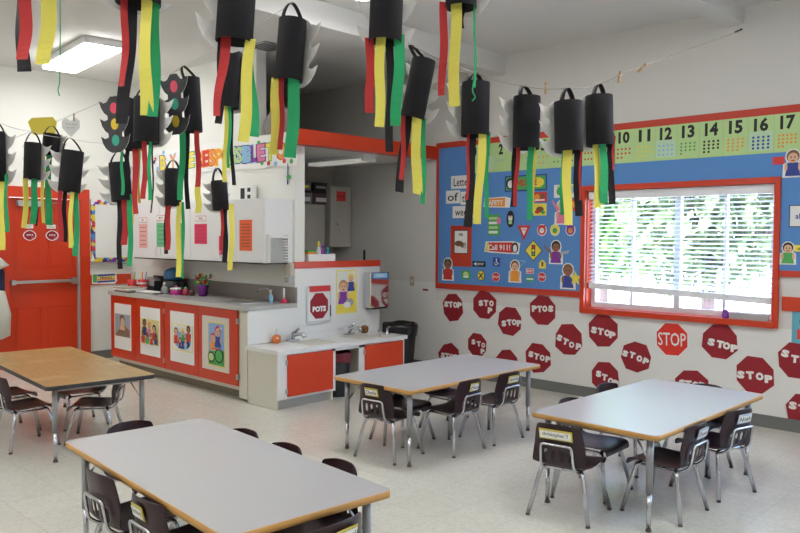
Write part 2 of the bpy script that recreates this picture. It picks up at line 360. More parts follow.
# coat and bag hanging left of the door
hg = thing('hanging_coat', 'navy coat with pale cloth bag hanging left of the orange door', 'coat', (XD+.01, 2.82, .33))
def blob(prof, M, name, **kw):     # prof: z, y centre, half width y, depth x
    b = MB(); b.rings([[Vector((.01+dx/2+dx/2*math.cos(2*PI*i/16), yc+hw*math.sin(2*PI*i/16)*(1+.06*math.sin(5*i)), z)) for i in range(16)] for z, yc, hw, dx in prof], M); return b.build(name, hg, **kw)
blob([(.42, .02, .10, .10), (.5, .0, .17, .14), (.75, .02, .15, .13), (.95, .03, .10, .1), (1.08, .03, .03, .05)], mat('navy_cloth', (.015, .02, .07), .85), 'coat_body')
blob([(.02, .03, .12, .10), (.06, .03, .185, .17), (.3, .03, .19, .19), (.55, .03, .14, .15), (.66, .02, .05, .06)], mat('pale_cotton', (.6, .62, .55), .9), 'cloth_bag', label='pale cotton bag')
blob([(.80, .08, .05, .16), (.84, .09, .12, .2), (.92, .07, .06, .17), (.97, .04, .03, .08)], mat('pale_cotton', (.6, .62, .55), .9), 'collar')
MB().tube([(0, .03, 1.1), (.05, .03, 1.1), (.06, .03, 1.13)], .006, STEEL).build('hook', hg)
# ------------------------------------------------------------------ window with blind
win = thing('window_1', 'wide window in orange frame with a white slatted blind', 'window', ((wx0+wx1)/2, YW, wz0)); struct(win)
W2 = (wx1-wx0)/2; HH = wz1-wz0
t = MB()
t.box((-W2-.045, -.035, -.05), (-W2, .0, HH+.05), ORANGE).box((W2, -.035, -.05), (W2+.045, 0, HH+.05), ORANGE).box((-W2, -.035, HH), (W2, 0, HH+.05), ORANGE).box((-W2-.02, -.05, -.05), (W2+.02, 0, 0), ORANGE)
t.box((-W2, 0, 0), (-W2+.008, .1, HH), ORANGE).box((W2-.008, 0, 0), (W2, .1, HH), ORANGE).box((-W2, 0, 0), (W2, .1, .006), ORANGE)
bevel(t.build('window_frame', win), .003)
t = MB(); x = -W2
for a_, b_ in ((-W2+.0085, -W2+.05), (W2-.05, W2-.008), (-.02, .035), (-W2/2-.012, -W2/2+.012), (W2/2-.012, W2/2+.012)):
    t.box((a_, .088, .051), (b_, .132, HH-.051), ALU)
t.box((-W2+.008, .09, .006), (W2-.008, .13, .05), ALU).box((-W2+.008, .09, HH-.05), (W2-.008, .13, HH), ALU)
t.build('mullion', win)
glass = bpy.data.materials.new('window_glass'); glass.use_nodes = True
gn = glass.node_tree; gn.nodes.clear(); go = gn.nodes.new('ShaderNodeOutputMaterial'); g1 = gn.nodes.new('ShaderNodeBsdfTransparent'); g2 = gn.nodes.new('ShaderNodeBsdfGlossy'); g2.inputs['Roughness'].default_value = .02
gm = gn.nodes.new('ShaderNodeMixShader'); gm.inputs[0].default_value = .05; gn.links.new(g1.outputs[0], gm.inputs[1]); gn.links.new(g2.outputs[0], gm.inputs[2]); gn.links.new(gm.outputs[0], go.inputs[0])
MB().box((-W2+.01, .108, .01), (W2-.01, .112, HH-.01), glass).build('pane', win)
bl = thing('window_blind', 'white two inch slat blind hanging in the orange window', 'blind', ((wx0+wx1)/2, YW+.045, wz0))
SLAT = mat('white_blind_slat', (.80, .82, .86), .4)
MB().box((-W2+.015, -.04, HH-.075), (W2-.015, .03, HH-.003), SLAT).build('headrail', bl)
zb0, zb1 = .195, HH-.10; NS = 21
for i in range(NS):
    z = zb0+.03+(zb1-zb0-.03)*i/(NS-1)
    k = (1-i/(NS-1))**2; dzl, dzr = .03*k, -.0*k
    b = MB(); R = []
    for xx, dzz in ((-W2+.02, dzl), (0, dzl*.3), (W2-.02, dzr)):
        pr = [(-.022, -.007), (0, .001), (.022, .0055)]
        R.append([Vector((xx, y, z+dzz+q)) for y, q in pr]+[Vector((xx, y, z+dzz+q+.0025)) for y, q in pr[::-1]])
    b.rings(R, SLAT, smooth=False); b.build('slat', bl)
b = MB(); R = []
for xx, dzz in ((-W2+.02, .03), (0, .005), (W2-.02, -.02)):
    R.append([Vector((xx, y, zb0+dzz+q-.02)) for y, q in ((-.024, -.022), (.024, -.022), (.024, .03), (-.024, .03))])
b.rings(R, SLAT, smooth=False); b.build('bottom_rail', bl)
for xx in (-W2+.12, -W2/3, W2/3, W2-.14):
    MB().tube([(xx, -.026, zb0), (xx, -.026, HH-.07)], .0018, CORD, 5).build('ladder_cord', bl)
MB().tube([(-W2+.09, -.045, .42), (-W2+.09, -.045, HH-.06)], .004, mat('clear_wand', (.5, .6, .75), .2), 6).build('tilt_wand', bl)
MB().tube([(W2-.38, -.045, .06), (W2-.38, -.045, HH-.06)], .002, CORD, 5).build('pull_cord', bl)
v = onx  # noqa
o = MB().lathe([(.012, .07), (.026, .055), (.03, .02), (.026, .0)], PUR, (wx1-.385+.02, YW-.015, wz0+.002), 10).build('sill_bell'); tag(o, 'small purple cup standing at right end of the window sill', 'cup')
o = MB().rbox((wx1-.33, YW-.02, wz0+.002), (wx1-.03, YW+.0, wz0+.05), .006, GREYP, 1).build('sill_strip'); tag(o, 'grey speckled strip lying on window sill at right', 'strip')
# ------------------------------------------------------------------ outdoors
GROUND = mat('pale_concrete_yard', (.62, .60, .57), .9, noise=.06, nscale=3)
struct(MB().box((-45, YW+.2, -.35), (25, 60, -.3), GROUND).build('ground_outside'))
HOUSE = mat('white_stucco', (.75, .75, .78), .9)
b = MB().box((-30, 30, -.3), (-6, 38, 3.2), HOUSE).prism([(30-1, 3.2), (38+1, 3.2), (34, 5.2)], -31, -5, mat('grey_shingle', (.25, .24, .25), .9), 0)
tag(b.build('building'), 'pale low building seen far outside the window', 'building')
LEAF = mat('leaf_green', (.16, .36, .08), .6, noise=.4, nscale=2); BARK = mat('grey_brown_bark', (.16, .12, .13), .9)
def tree(x, y, h, r, n, label, seed, leafM=LEAF, bark=True):
    rnd = random.Random(seed); T = thing('tree', label, 'tree', (x, y, -.3))
    b = MB(); b.tube(smooth_path([(0, 0, 0), (.05, 0, h*.3), (-.05, .05, h*.6), (0, 0, h*.85)], .3), [.14]*3+[.12]*100, BARK, 8) if False else None
    pth = [(0, 0, 0), (.04, .0, h*.2), (.0, .05, h*.4), (.03, 0, h*.75)]
    b.tube(pth, [.15, .12, .1, .03], BARK, 8)
    for k in range(7):
        a = k*2.4; z = h*(.28+.06*k); b.tube([(0, 0, z), (r*.4*math.cos(a), r*.4*math.sin(a), z+h*.12), (r*.75*math.cos(a), r*.75*math.sin(a), z+h*.2)], [.06, .04, .015], BARK, 6)
    b.build('trunk', T)
    c = MB()
    for k in range(n):
        th, ph = rnd.uniform(0, 2*PI), math.acos(rnd.uniform(-1, 1)); rr = r*(rnd.random()**.4)
        p = Vector((rr*math.sin(ph)*math.cos(th), rr*math.sin(ph)*math.sin(th), h*.60+rr*math.cos(ph)*h*.40/r))
        a = Vector((rnd.gauss(0, 1), rnd.gauss(0, 1), rnd.gauss(0, 1))).normalized(); q = a.cross(Vector((.3, .2, .9))).normalized(); s_ = rnd.uniform(.09, .19)
        c.add([p-a*s_, p+q*s_*.5, p+a*s_, p-q*s_*.5], [(0, 1, 2, 3)], leafM)
    c.build('foliage', T)
tree(-8.2, 14.5, 4.6, 2.0, 6000, 'green leafy tree outside, filling middle of the window', 1)
tree(-5.2, 12.6, 4.2, 1.5, 4500, 'bushy tree with a bare grey trunk at right of the window view', 2, mat('dull_leaf_green', (.18, .26, .13), .6, noise=.4, nscale=2))
tree(-13.4, 16.5, 5.0, 2.4, 4500, 'pale green tree at far left of the window view', 3, mat('light_leaf_green', (.28, .45, .14), .6, noise=.4, nscale=2))
fn = thing('fence', 'low picket fence outside behind the bottom of the window', 'fence', (-5.5, 11.2, -.3))
b = MB(); [b.box((-4+.28*i, 0, 0), (-4+.28*i+.045, .03, 1.25), mat('bluish_painted_post', (.25, .32, .45), .6)) for i in range(34)]
b.box((-4, .03, 1.05), (5.5, .06, 1.1), MC['bluish_painted_post']).box((-4, .03, .25), (5.5, .06, .3), MC['bluish_painted_post']).build('picket_panel', fn)
# ------------------------------------------------------------------ bulletin board
bd = thing('bulletin_board', 'large blue paper bulletin board with red border around the window', 'bulletin board', (-5.66, YW, .94))
x0, xw0, xw1, x1 = -5.66, wx0-.045, wx1+.045, -.9
def L(x): return x+5.66
b = MB(); T_ = .014
b.box((L(x0), -T_, .0), (L(xw0), -.001, 1.6), BLUE).box((L(xw0), -T_, wz1+.05-.94), (L(xw1), -.001, 1.6), BLUE).box((L(xw1), -T_, .27), (L(x1), -.001, 1.6), BLUE)
b.build('blue_backing', bd)
b = MB()
b.box((L(x0), -T_-.006, 1.545), (L(x1), -T_, 1.605), BOARDRED).box((L(x0), -T_-.006, 0), (L(x0)+.035, -T_, 1.545), BOARDRED).box((L(x0)+.035, -T_-.006, 0), (L(xw0), -T_, .06), BOARDRED).box((L(xw1), -T_-.006, .27), (L(x1), -T_, .32), BOARDRED)
b.build('red_border', bd)
YF = YW-T_-.001
def art(px, py, y=None): q = ony(px, py, y or YF); a = Art(q, (1, 0, 0), (0, 0, 1)); return a
S_ = lambda px: (lambda d: d/FPX)( (ony(px, 234, YF)-CAM).dot(_f) )      # metres per pixel of height at that column
# number cards
def card_x(k): return -3.402+(.172*(k-10) if k < 10 else .1975*(k-10))
dots = {0: DOTR, 1: REDP, 2: SKY1, 3: YELP, 4: SKY1, 5: ORP, 6: GREENP, 7: PUR, 8: REDP, 9: REDP, 10: REDP, 11: YELP, 12: SKY1, 13: GREENP, 14: BLACK, 15: ORP, 16: NAVY, 17: ORP, 18: PUR, 19: REDP, 20: NAVY}
for k in range(0, 20):
    wd = .1705 if k < 10 else .196
    a = Art((card_x(k), YF, 2.335 if k > 9 else 2.335), (1, 0, 0), (0, 0, 1)); h2 = .15
    a.sheet([(-wd/2, -h2), (wd/2, -h2), (wd/2, h2), (-wd/2, h2)], LIME, .0015)
    if k in (1, 12, 16): a.rect(0, -.05, wd*.9, .15, mat('mint_card', (.5, .7, .5), .6))
    a.text(str(k), 0, .08, .108, BLACK, .04, w=(.055 if k < 10 else .11))
    cols = 1 if k < 2 else 2 if k < 5 else 3 if k < 7 else 4 if k < 17 else 5
    rows = max(1, math.ceil(k/cols)) if k else 0; n = 0
    for r in range(rows):
        for c in range(cols):
            if n >= k: break
            n += 1
            u = (c-(cols-1)/2)*(wd*.78/max(cols, 3)); vv = -.005-.115*(r+.5)/max(rows, 2)
            a.ell(u, vv, .0095, .0095, dots[k], 8) if k % 2 else a.rect(u, vv, .017, .017, dots[k])
            if k == 10 and r >= 1: pass
    o = a.build('number_card'); tag(o, 'pale green card with the number %d and %s counting dots' % (k, 'no' if k == 0 else 'its'), 'number card', 'number cards along the top of the blue board')
def tg(a, name, label, cat, group=None): return tag(a.build(name), label, cat, group)
def sq(s, w_, h_): return [(-w_/2*s, -h_/2*s), (w_/2*s, -h_/2*s), (w_/2*s, h_/2*s), (-w_/2*s, h_/2*s)]
# horizontal pixel to metre factor differs from vertical: hx(px) metres per horizontal pixel on the wall
def hx(px): return ony(px+.5, 234, YF).x-ony(px-.5, 234, YF).x
def vz(px): return S_(px)
def card(px, py, wpx, hpx, M, t=.0015):
    a = art(px, py); W_, H_ = wpx*hx(px), hpx*vz(px); a.sheet([(-W_/2, -H_/2), (W_/2, -H_/2), (W_/2, H_/2), (-W_/2, H_/2)], M, t); return a, W_, H_
PG = 'word cards reading letter of the week'
for txt, px, py, wp, hp in (('Letter', 462, 182, 22, 13), ('of', 453, 197, 14, 13), ('the', 467, 198, 13, 13), ('week', 463, 212, 21, 12)):
    a, W_, H_ = card(px, py, wp, hp, WHITEP); a.text(txt, 0, 0, H_*.62, BLACK, .01, w=W_*.75)
    tg(a, 'word_card', 'white word card reading "%s" on the blue board' % txt, 'word card', PG)
a, W_, H_ = card(461, 246, 21, 41, BOARDRED, .001); a.rect(0, H_*.1, W_*.66, H_*.58, BLACK).rect(0, H_*.1, W_*.6, H_*.54, WHITEP).text('Hh', 0, H_*.28, H_*.08, BLACK, .02)
a.ell(-W_*.1, H_*.06, W_*.2, H_*.07, BROWNP)
for k in range(5): a.poly([(0, H_*(.09-.02*k)), (W_*(.27-.02*abs(k-2)), H_*(.08-.04*k)), (W_*.27, H_*(.065-.04*k)), (0, H_*(.06-.02*k))], BROWNP)
tg(a, 'letter_poster', 'red poster with a white card showing a brown hand', 'poster')
# boards stickers
def kid_sticker(px, py, hp, label, skin, shirt, hair, extra=None):
    a = art(px, py); h = hp*vz(px); a.sheet([(u*h, q*h) for u, q in ((-.36, -.53), (.36, -.53), (.34, -.02), (.22, .04), (.28, .2), (.24, .4), (.1, .52), (-.1, .52), (-.24, .4), (-.28, .2), (-.22, .04), (-.34, -.02))], WHITEP)
    a.kid(0, 0, h*.95, skin, shirt, hair)
    if extra: extra(a, h)
    tg(a, 'child_cutout', label, 'paper cutout', 'paper children on the blue board')
kid_sticker(448, 269, 22, 'small paper child in red shirt with green hair bow, lower left of board', SKIN2, REDP, BLACK, lambda a, h: (a.poly([(-.2*h, .5*h), (0, .38*h), (.2*h, .5*h), (0, .44*h)], GREENP), a.poly([(-.3*h, .1*h), (-.42*h, .3*h), (-.25*h, .05*h)], WHITEP)))
kid_sticker(515, 271, 22, 'paper child in orange shirt drawing a kite string, bottom of board', SKIN1, ORP, BROWNP, lambda a, h: a.poly([(.1*h, .5*h), (.62*h, .48*h), (.3*h, .2*h), (.28*h, .22*h), (.55*h, .45*h), (.1*h, .47*h)], SKY1))
kid_sticker(556, 252, 23, 'paper child in purple shirt with both arms spread wide', SKIN2, PUR, BLACK, lambda a, h: (a.poly([(-.25*h, -.1*h), (-.62*h, .22*h), (-.6*h, .3*h), (-.2*h, -.02*h)], SKIN2), a.poly([(.25*h, -.1*h), (.62*h, -.06*h), (.7*h, .1*h), (.2*h, -.0*h)], GREYP)))
kid_sticker(568, 276, 25, 'paper child in blue shirt holding a yellow star', SKIN2, NAVY, BROWNP, lambda a, h: a.poly([(.35*h+.3*h*(1 if i % 2 == 0 else .45)*math.sin(2*PI*i/10), -.08*h+.3*h*(1 if i % 2 == 0 else .45)*math.cos(2*PI*i/10)) for i in range(10)], YELP))
kid_sticker(562, 212, 24, 'paper child in pink waving, behind streamers left of the window', SKIN1, PINK, LIME, lambda a, h: a.poly([(-.22*h, 0), (-.5*h, .45*h), (-.42*h, .5*h), (-.12*h, .1*h)], PINK))
kid_sticker(793, 163, 27, 'paper child holding a red flag, upper right of board', SKIN1, NAVY, BROWNP, lambda a, h: a.rect(-.5*h, .12*h, .42*h, .28*h, REDP))
kid_sticker(788, 253, 22, 'paper child in green shirt holding a yellow sign, right of window', SKIN1, GREENP, BLACK, lambda a, h: (a.rect(.52*h, .22*h, .5*h, .3*h, YELP), a.text('oh', .52*h, .22*h, .16*h, BLACK, .02)))
# yield, traffic light diamond
a = art(524, 233); s = 8*vz(524); a.sheet([(-s, s*.95), (s, s*.95), (0, -s*.95)], REDP).poly([(-s*.5, s*.65), (s*.5, s*.65), (0, -s*.35)], WHITEP).text('YIELD', 0, s*.42, s*.2, REDP, .02)
tg(a, 'yield_sign', 'small red and white triangular yield sign on board', 'sign')
a = art(533.5, 250.5); s = 10.5*vz(533); a.sheet([(0, s), (s, 0), (0, -s), (-s, 0)], BLACK).poly([(0, s*.92), (s*.92, 0), (0, -s*.92), (-s*.92, 0)], YELP).rect(0, 0, s*.42, s*1.05, BLACK).ell(0, s*.33, s*.15, s*.15, REDP).ell(0, 0, s*.15, s*.15, YELP).ell(0, -s*.33, s*.15, s*.15, GREENP)
tg(a, 'signal_ahead_sign', 'yellow diamond sign with a traffic light symbol', 'sign')
a = art(481, 275.5); s = 4.6*vz(481); a.sheet([(s*math.cos(2*PI*i/16), s*1.1*math.sin(2*PI*i/16)) for i in range(16)], BLACK).ell(0, 0, s*.9, s, YELP).poly([(-s*.6, s*.5), (-s*.4, s*.65), (s*.6, -s*.5), (s*.4, -s*.65)], BLACK).poly([(s*.6, s*.5), (s*.4, s*.65), (-s*.6, -s*.5), (-s*.4, -s*.65)], BLACK)
tg(a, 'crossing_sign', 'small round yellow crossing sign with a black X', 'sign')
def oct_(s, k=1.0): return [(s*k*math.cos(PI/8+PI/4*i), s*math.sin(PI/8+PI/4*i)) for i in range(8)]
for px, py, lab in ((496, 277, 'tiny round stop sticker nearest the crossing sign'), (542, 277, 'tiny round stop sticker under the yellow diamond sign')):
    a = art(px, py); s = 5*vz(px); a.sheet(oct_(s), WHITEP).poly(oct_(s*.9), REDP).text('STOP', 0, 0, s*.45, WHITEP, .03); tg(a, 'stop_sticker', lab, 'sign')
a, W_, H_ = card(479, 264, 13, 5.5, BLACK); a.poly([(-W_*.42, 0), (-W_*.2, H_*.35), (-W_*.2, -H_*.35)], WHITEP).text('ONE WAY', W_*.1, 0, H_*.45, WHITEP, .02, w=W_*.55); tg(a, 'one_way_sign', 'small black one way arrow sign on board', 'sign')
a, W_, H_ = card(496.5, 262, 7, 8.5, NAVY); a.ell(0, H_*.3, W_*.1, W_*.1, WHITEP).poly([(-W_*.05, H_*.2), (W_*.08, H_*.2), (W_*.1, -H_*.05), (W_*.3, -H_*.1), (W_*.35, -H_*.3), (W_*.2, -H_*.15), (0, -H_*.1)], WHITEP).ell(-W_*.05, -H_*.18, W_*.22, H_*.2, WHITEP).ell(-W_*.05, -H_*.16, W_*.15, H_*.14, NAVY); tg(a, 'wheelchair_sign', 'small dark blue wheelchair symbol sign', 'sign')
a, W_, H_ = card(466, 275, 9, 8.5, GREENP); a.ell(0, H_*.1, W_*.3, H_*.3, LIME).ell(0, -H_*.2, W_*.35, H_*.12, WHITEP); tg(a, 'green_sticker', 'small square green leafy sticker beside red shirted child', 'sticker')
a, W_, H_ = card(530, 271, 7.5, 5.5, WHITEP); a.rect(0, 0, W_*.9, H_*.85, REDP).text('EXIT', 0, 0, H_*.5, WHITEP, .03); tg(a, 'exit_sign', 'tiny red exit sign on board', 'sign')
a, W_, H_ = card(530, 279, 7.5, 5, GREENP); a.rect(0, 0, W_*.9, H_*.3, WHITEP); tg(a, 'street_sticker', 'tiny green sticker below the exit sign', 'sticker')
a = art(542.5, 264); s = 4.5*vz(542); a.sheet([(-s*.9, -s), (s*.9, -s), (s*.9, s*.2), (0, s), (-s*.9, s*.2)], YELP).rect(0, -s*.1, s*.5, s*.8, BROWNP).ell(0, s*.3, s*.2, s*.2, BLACK); tg(a, 'school_sign', 'tiny yellow pointed sign under the yellow diamond', 'sign')
def longsign(px, py, wp, hp, txt, label, bgm, tm, deco):
    a = art(px, py); W_, H_ = wp*hx(px), hp*vz(px)
    a.sheet([(-W_*.5, -H_*.35), (-W_*.46, H_*.45), (W_*.3, H_*.5), (W_*.5, H_*.35), (W_*.46, -H_*.5), (-W_*.3, -H_*.42)], WHITEP)
    a.poly([(-W_*.46, -H_*.28), (-W_*.42, H_*.37), (W_*.3, H_*.4), (W_*.3, -H_*.4)], bgm); deco(a, W_, H_); a.text(txt, -W_*.08, 0, H_*.45, tm, .03, w=W_*.62)
    tg(a, 'word_strip', label, 'sign')
longsign(502, 247.5, 36, 13, 'Call 911!', 'long red and yellow strip reading Call 911', REDP, WHITEP, lambda a, W_, H_: (a.ell(W_*.36, 0, W_*.09, H_*.4, BLACK), a.ell(W_*.36, -H_*.05, W_*.055, H_*.28, WHITEP), a.ell(-W_*.4, 0, W_*.05, H_*.35, YELP)))
longsign(497, 202.5, 27, 11, 'SAFETY', 'long sticker with red lettering above the green road sign', ORP, WHITEP, lambda a, W_, H_: a.rect(-W_*.42, 0, W_*.08, H_*.6, GREENP))
a, W_, H_ = card(525.5, 183, 42, 16, NAVY); a.rect(0, 0, W_*.94, H_*.82, GREENP).ell(-W_*.36, 0, W_*.11, H_*.36, BLACK).ell(-W_*.36, -H_*.03, W_*.07, H_*.25, WHITEP).ell(.3*W_, 0, W_*.14, H_*.3, YELP).text('WELCOME', .02*W_, .02*H_, H_*.4, REDP, .04, w=W_*.5); tg(a, 'welcome_strip', 'dark green bordered strip with red lettering below the number cards', 'sign')
a, W_, H_ = card(494, 225, 12, 21, GREENP)
for k in range(4): a.rect(-W_*.05, H_*(.32-.22*k), W_*.75, H_*.12, WHITEP if k % 2 else LIME)
a.rect(W_*.4, H_*.2, W_*.3, H_*.3, PINK); tg(a, 'road_sign_sticker', 'tall green road sign sticker left of the yield sign', 'sticker')
a = art(510.5, 219); s = 8.5*vz(510); a.sheet([(s*.55*math.cos(2*PI*i/16), s*math.sin(2*PI*i/16)) for i in range(16)], BLACK).ell(0, s*.1, s*.3, s*.5, WHITEP).rect(0, -s*.35, s*.5, s*.5, LIME).ell(0, s*.25, s*.16, s*.15, SKIN1).ell(0, s*.55, s*.3, s*.2, BLACK); tg(a, 'officer_cutout', 'narrow oval cutout with black cap and lime vest', 'cutout')
a, W_, H_ = card(540, 197, 14, 10, REDP); a.ell(-W_*.2, 0, W_*.2, H_*.3, ORP).ell(W_*.2, .1*H_, W_*.18, H_*.25, BROWNP).rect(0, -.3*H_, W_*.7, H_*.15, WHITEP); tg(a, 'picture_card', 'small red picture card, upper of two beside streamer', 'card')
a, W_, H_ = card(540, 209.5, 13, 12, YELP); a.ell(0, 0, W_*.3, H_*.25, BROWNP).ell(-W_*.2, -.2*H_, W_*.2, H_*.15, REDP).ell(.25*W_, -.25*H_, W_*.15, H_*.15, GREENP); tg(a, 'picture_card', 'small yellow picture card, lower of two beside streamer', 'card')
a, W_, H_ = card(565, 191, 22, 13, WHITEP); a.ell(-W_*.25, 0, W_*.14, H_*.32, GREENP).ell(W_*.05, -H_*.1, W_*.12, H_*.25, REDP).ell(W_*.3, .05*H_, W_*.12, H_*.25, SKY1).rect(0, H_*.35, W_*.8, H_*.12, LIME); tg(a, 'picture_card', 'white picture card near the window top left corner', 'card')
for px, M1, M2, lab in ((542, REDP, WHITEP, 'small red face sticker right of yield sign'), (555, YELP, GREENP, 'small yellow lion sticker between red and purple ones'), (570.5, PUR, ORP, 'small purple animal sticker nearest the window')):
    a = art(px, 230); s = 6*vz(px); a.sheet([(s*.95*math.cos(2*PI*i/12), s*math.sin(2*PI*i/12)) for i in range(12)], WHITEP).ell(0, 0, s*.8, s*.85, M1).ell(0, -s*.1, s*.45, s*.45, M2).ell(-s*.15, 0, s*.08, s*.08, BLACK, 8).ell(s*.15, 0, s*.08, s*.08, BLACK, 8).ell(-s*.5, s*.6, s*.22, s*.22, M1).ell(s*.5, s*.6, s*.22, s*.22, M1); tg(a, 'animal_sticker', lab, 'sticker')
a = art(574, 205); s = 6*vz(574); a.sheet([(-s*1.3, s), (s*1.3, s), (s*.5, -s), (-s*.4, -s)], REDP).poly([(-s*.8, s*.6), (s*.8, s*.6), (0, -s*.5)], ORP); tg(a, 'flame_sticker', 'red and orange pointed sticker touching the window frame', 'sticker')
a = art(801, 216); s = 11*vz(800); a.sheet([(-s, -s), (s, -s), (s, s), (-s, s)], BLACK).rect(0, 0, s*1.85, s*1.85, WHITEP).text('abc', 0, 0, s*.5, NAVY, .02); tg(a, 'framed_card', 'black edged white card at the right picture edge on board', 'card')
# poster low at right
a = Art(ony(808, 330, YW-.006), (1, 0, 0), (0, 0, 1)); s = vz(800); a.sheet([(-15*s, -24*s), (15*s, -24*s), (15*s, 19*s), (-15*s, 19*s)], mat('teal_print', (.12, .4, .5), .5)).ell(0, 8*s, 8*s, 7*s, BLACK).ell(0, 7*s, 6*s, 5*s, SKIN2).rect(0, -5*s, 20*s, 10*s, REDP).text('GO', 0, -5*s, 5*s, WHITEP, .03); tg(a, 'teal_poster', 'teal poster with red sign on wall right of the window', 'poster')
# ------------------------------------------------------------------ stop signs
SG = 'paper stop signs on the wall under the blue board'
def stop_sign(px, py, hp, txt, toff, tz, rot, label, seed, letter_rot=0.0, wk=1.0, y=YW-.006, bright=False):
    rnd = random.Random(seed); q = ony(px, py, y); s = hp*vz(px)
    T = thing('stop_sign', label, 'stop sign', (q.x, y, q.z), 0, SG)
    c, sn = math.cos(rot), math.sin(rot)
    pts = [((x*c-z*sn)*wk*(1 if bright else rnd.uniform(.94, 1.06)), (x*sn+z*c)*(1 if bright else rnd.uniform(.94, 1.06))) for x, z in oct_(s*1.04)]
    a = Art((0, 0, 0), (1, 0, 0), (0, 0, 1))
    if bright:
        a.sheet(pts, WHITEP, .002); a.poly([(x*.92, z*.92) for x, z in pts], SIGNBR); a.build('sign_face', T)
        a = Art((0, 0, 0), (1, 0, 0), (0, 0, 1)); a.z = .0035; a.text('STOP', 0, 0, s*.74, WHITEP, .01, rot=rot, w=s*1.62); a.build('lettering', T); return
    a.sheet(pts, SIGNRED, .0025); a.build('octagon', T)
    offs = toff
    for i, ch in enumerate(txt):
        u, vv = offs[i]
        a = Art((0, 0, 0), (1, 0, 0), (0, 0, 1)); a.z = .003; a.text(ch, u*s, (vv+tz)*s, s*.42, WHITEP, .075, rot=letter_rot+rnd.uniform(-.12, .12), w=s*.4, t=.0008)
        a.build('cutout_letter', T)
st = [(-.6, 0), (-.2, 0), (.22, 0), (.6, 0)]
stop_sign(453, 307.5, 14.5, 'STOP', st, .2, .1, 'first stop sign at the far left, letters high up, just below board corner', 1, wk=.92)
stop_sign(484.5, 305, 14.5, 'STOP', [(-.3, .12), (.15, .15), (.62, .15), (.5, -.35)], .0, 0, 'stop sign overlapping board bottom with its P fallen below', 2)
stop_sign(509.5, 321, 14.8, 'STOP', [(-.45, -.2), (.0, -.1), (.4, -.05), (.8, -.08)], 0, -.1, 'stop sign with large rising letters, lower left of the PTOS one', 3, .08)
stop_sign(543, 310.5, 15.5, 'PTOS', [(-.65, 0), (-.25, 0), (.15, .05), (.6, .08)], .08, 0, 'stop sign misspelled PTOS, left of the window corner', 4)
stop_sign(568.5, 340, 15.8, 'STOP', [(-.65, .08), (-.2, -.12), (.25, -.28), (.75, -.35)], 0, .1, 'stop sign with letters sliding down to right, below the PTOS one', 5, -.25)
stop_sign(603, 330.5, 16.5, 'STOP', [(-.6, 0), (-.15, -.05), (.3, -.1), (.65, -.2)], -.02, .05, 'stop sign touching the window bottom left corner', 6, -.1)
stop_sign(477, 345, 12.5, 'STOP', [(-.35, .22), (.2, .12), (.65, .05), (.6, -.45)], .0, 0, 'narrow stop sign with gap after the S, just over far table edge', 7)
stop_sign(449.5, 357, 14, 'STOP', st, .05, .2, 'lowest stop sign at far left, cut off by the middle table', 8)
stop_sign(507, 363, 13.5, 'STOP', st, -.1, .1, 'stop sign mostly hidden, peeking above the middle table far corner', 9)
stop_sign(538, 358, 15, 'STOP', [(-.55, .1), (-.1, 0), (.35, -.05), (.8, -.1)], .1, .05, 'stop sign right beside the middle table top right corner', 10, -.1)
stop_sign(605, 377, 15.5, 'STOP', [(-.45, .15), (-.02, -.02), (.42, -.2), (.8, -.3)], 0, .1, 'stop sign with descending letters behind the left corner of the right table', 11, -.2)
stop_sign(672, 339.3, 18, 'STOP', st, 0, .04, 'bright red printed stop sign with a white rim', 12, bright=True)
stop_sign(719.5, 341.5, 18, 'STOP', [(-.45, -.02), (.05, -.1), (.4, -.15), (.82, -.25)], -.05, 0, 'dark stop sign hanging just right of the bright printed one', 13, -.08)
stop_sign(636, 357, 15.5, 'STOP', [(-.75, .1), (-.25, .05), (.25, -.12), (.7, -.25)], .05, -.3, 'tilted flattened stop sign with big outlined letters, left of the printed one', 14, -.3, wk=1.05)
stop_sign(692, 386, 17, 'STOP', st, .1, .1, 'stop sign half hidden behind far edge of the right table', 15)
stop_sign(754.5, 375, 19, 'STOP', [(-.7, -.05), (-.22, -.02), (.27, -.02), (.72, -.1)], -.02, 0, 'dark stop sign with even letters above the right table corner', 16)
stop_sign(797, 361, 18.5, 'STOP', [(-.6, .35), (-.1, .1), (.35, .05), (.8, 0)], 0, 0, 'stop sign at right picture edge under the teal poster', 17, -.2)
stop_sign(806, 412, 19, 'STOP', [(-.65, .25), (-.2, .15), (.2, .1), (.6, .1)], 0, .15, 'lowest stop sign at right picture edge near the floor', 18)
a = Art(ony(425.5, 289.8, YW-.006), (1, 0, 0), (0, 0, 1)); a.sheet([(-.04, -.01), (.04, -.01), (.04, .01), (-.04, .01)], SIGNRED); tg(a, 'red_label', 'small dark red strip on wall left of the board corner', 'label')
q = ony(412.3, 281, YW-.001); o = MB().rbox((q.x-.03, YW-.008, q.z-.055), (q.x+.03, YW-.001, q.z+.055), .006, mat('ivory_plate', (.5, .42, .3), .5), 1).box((q.x-.008, YW-.014, q.z-.015), (q.x+.008, YW-.008, q.z+.015), WHITE).build('wall_outlet'); tag(o, 'ivory outlet plate on beige wall beside passage', 'outlet')
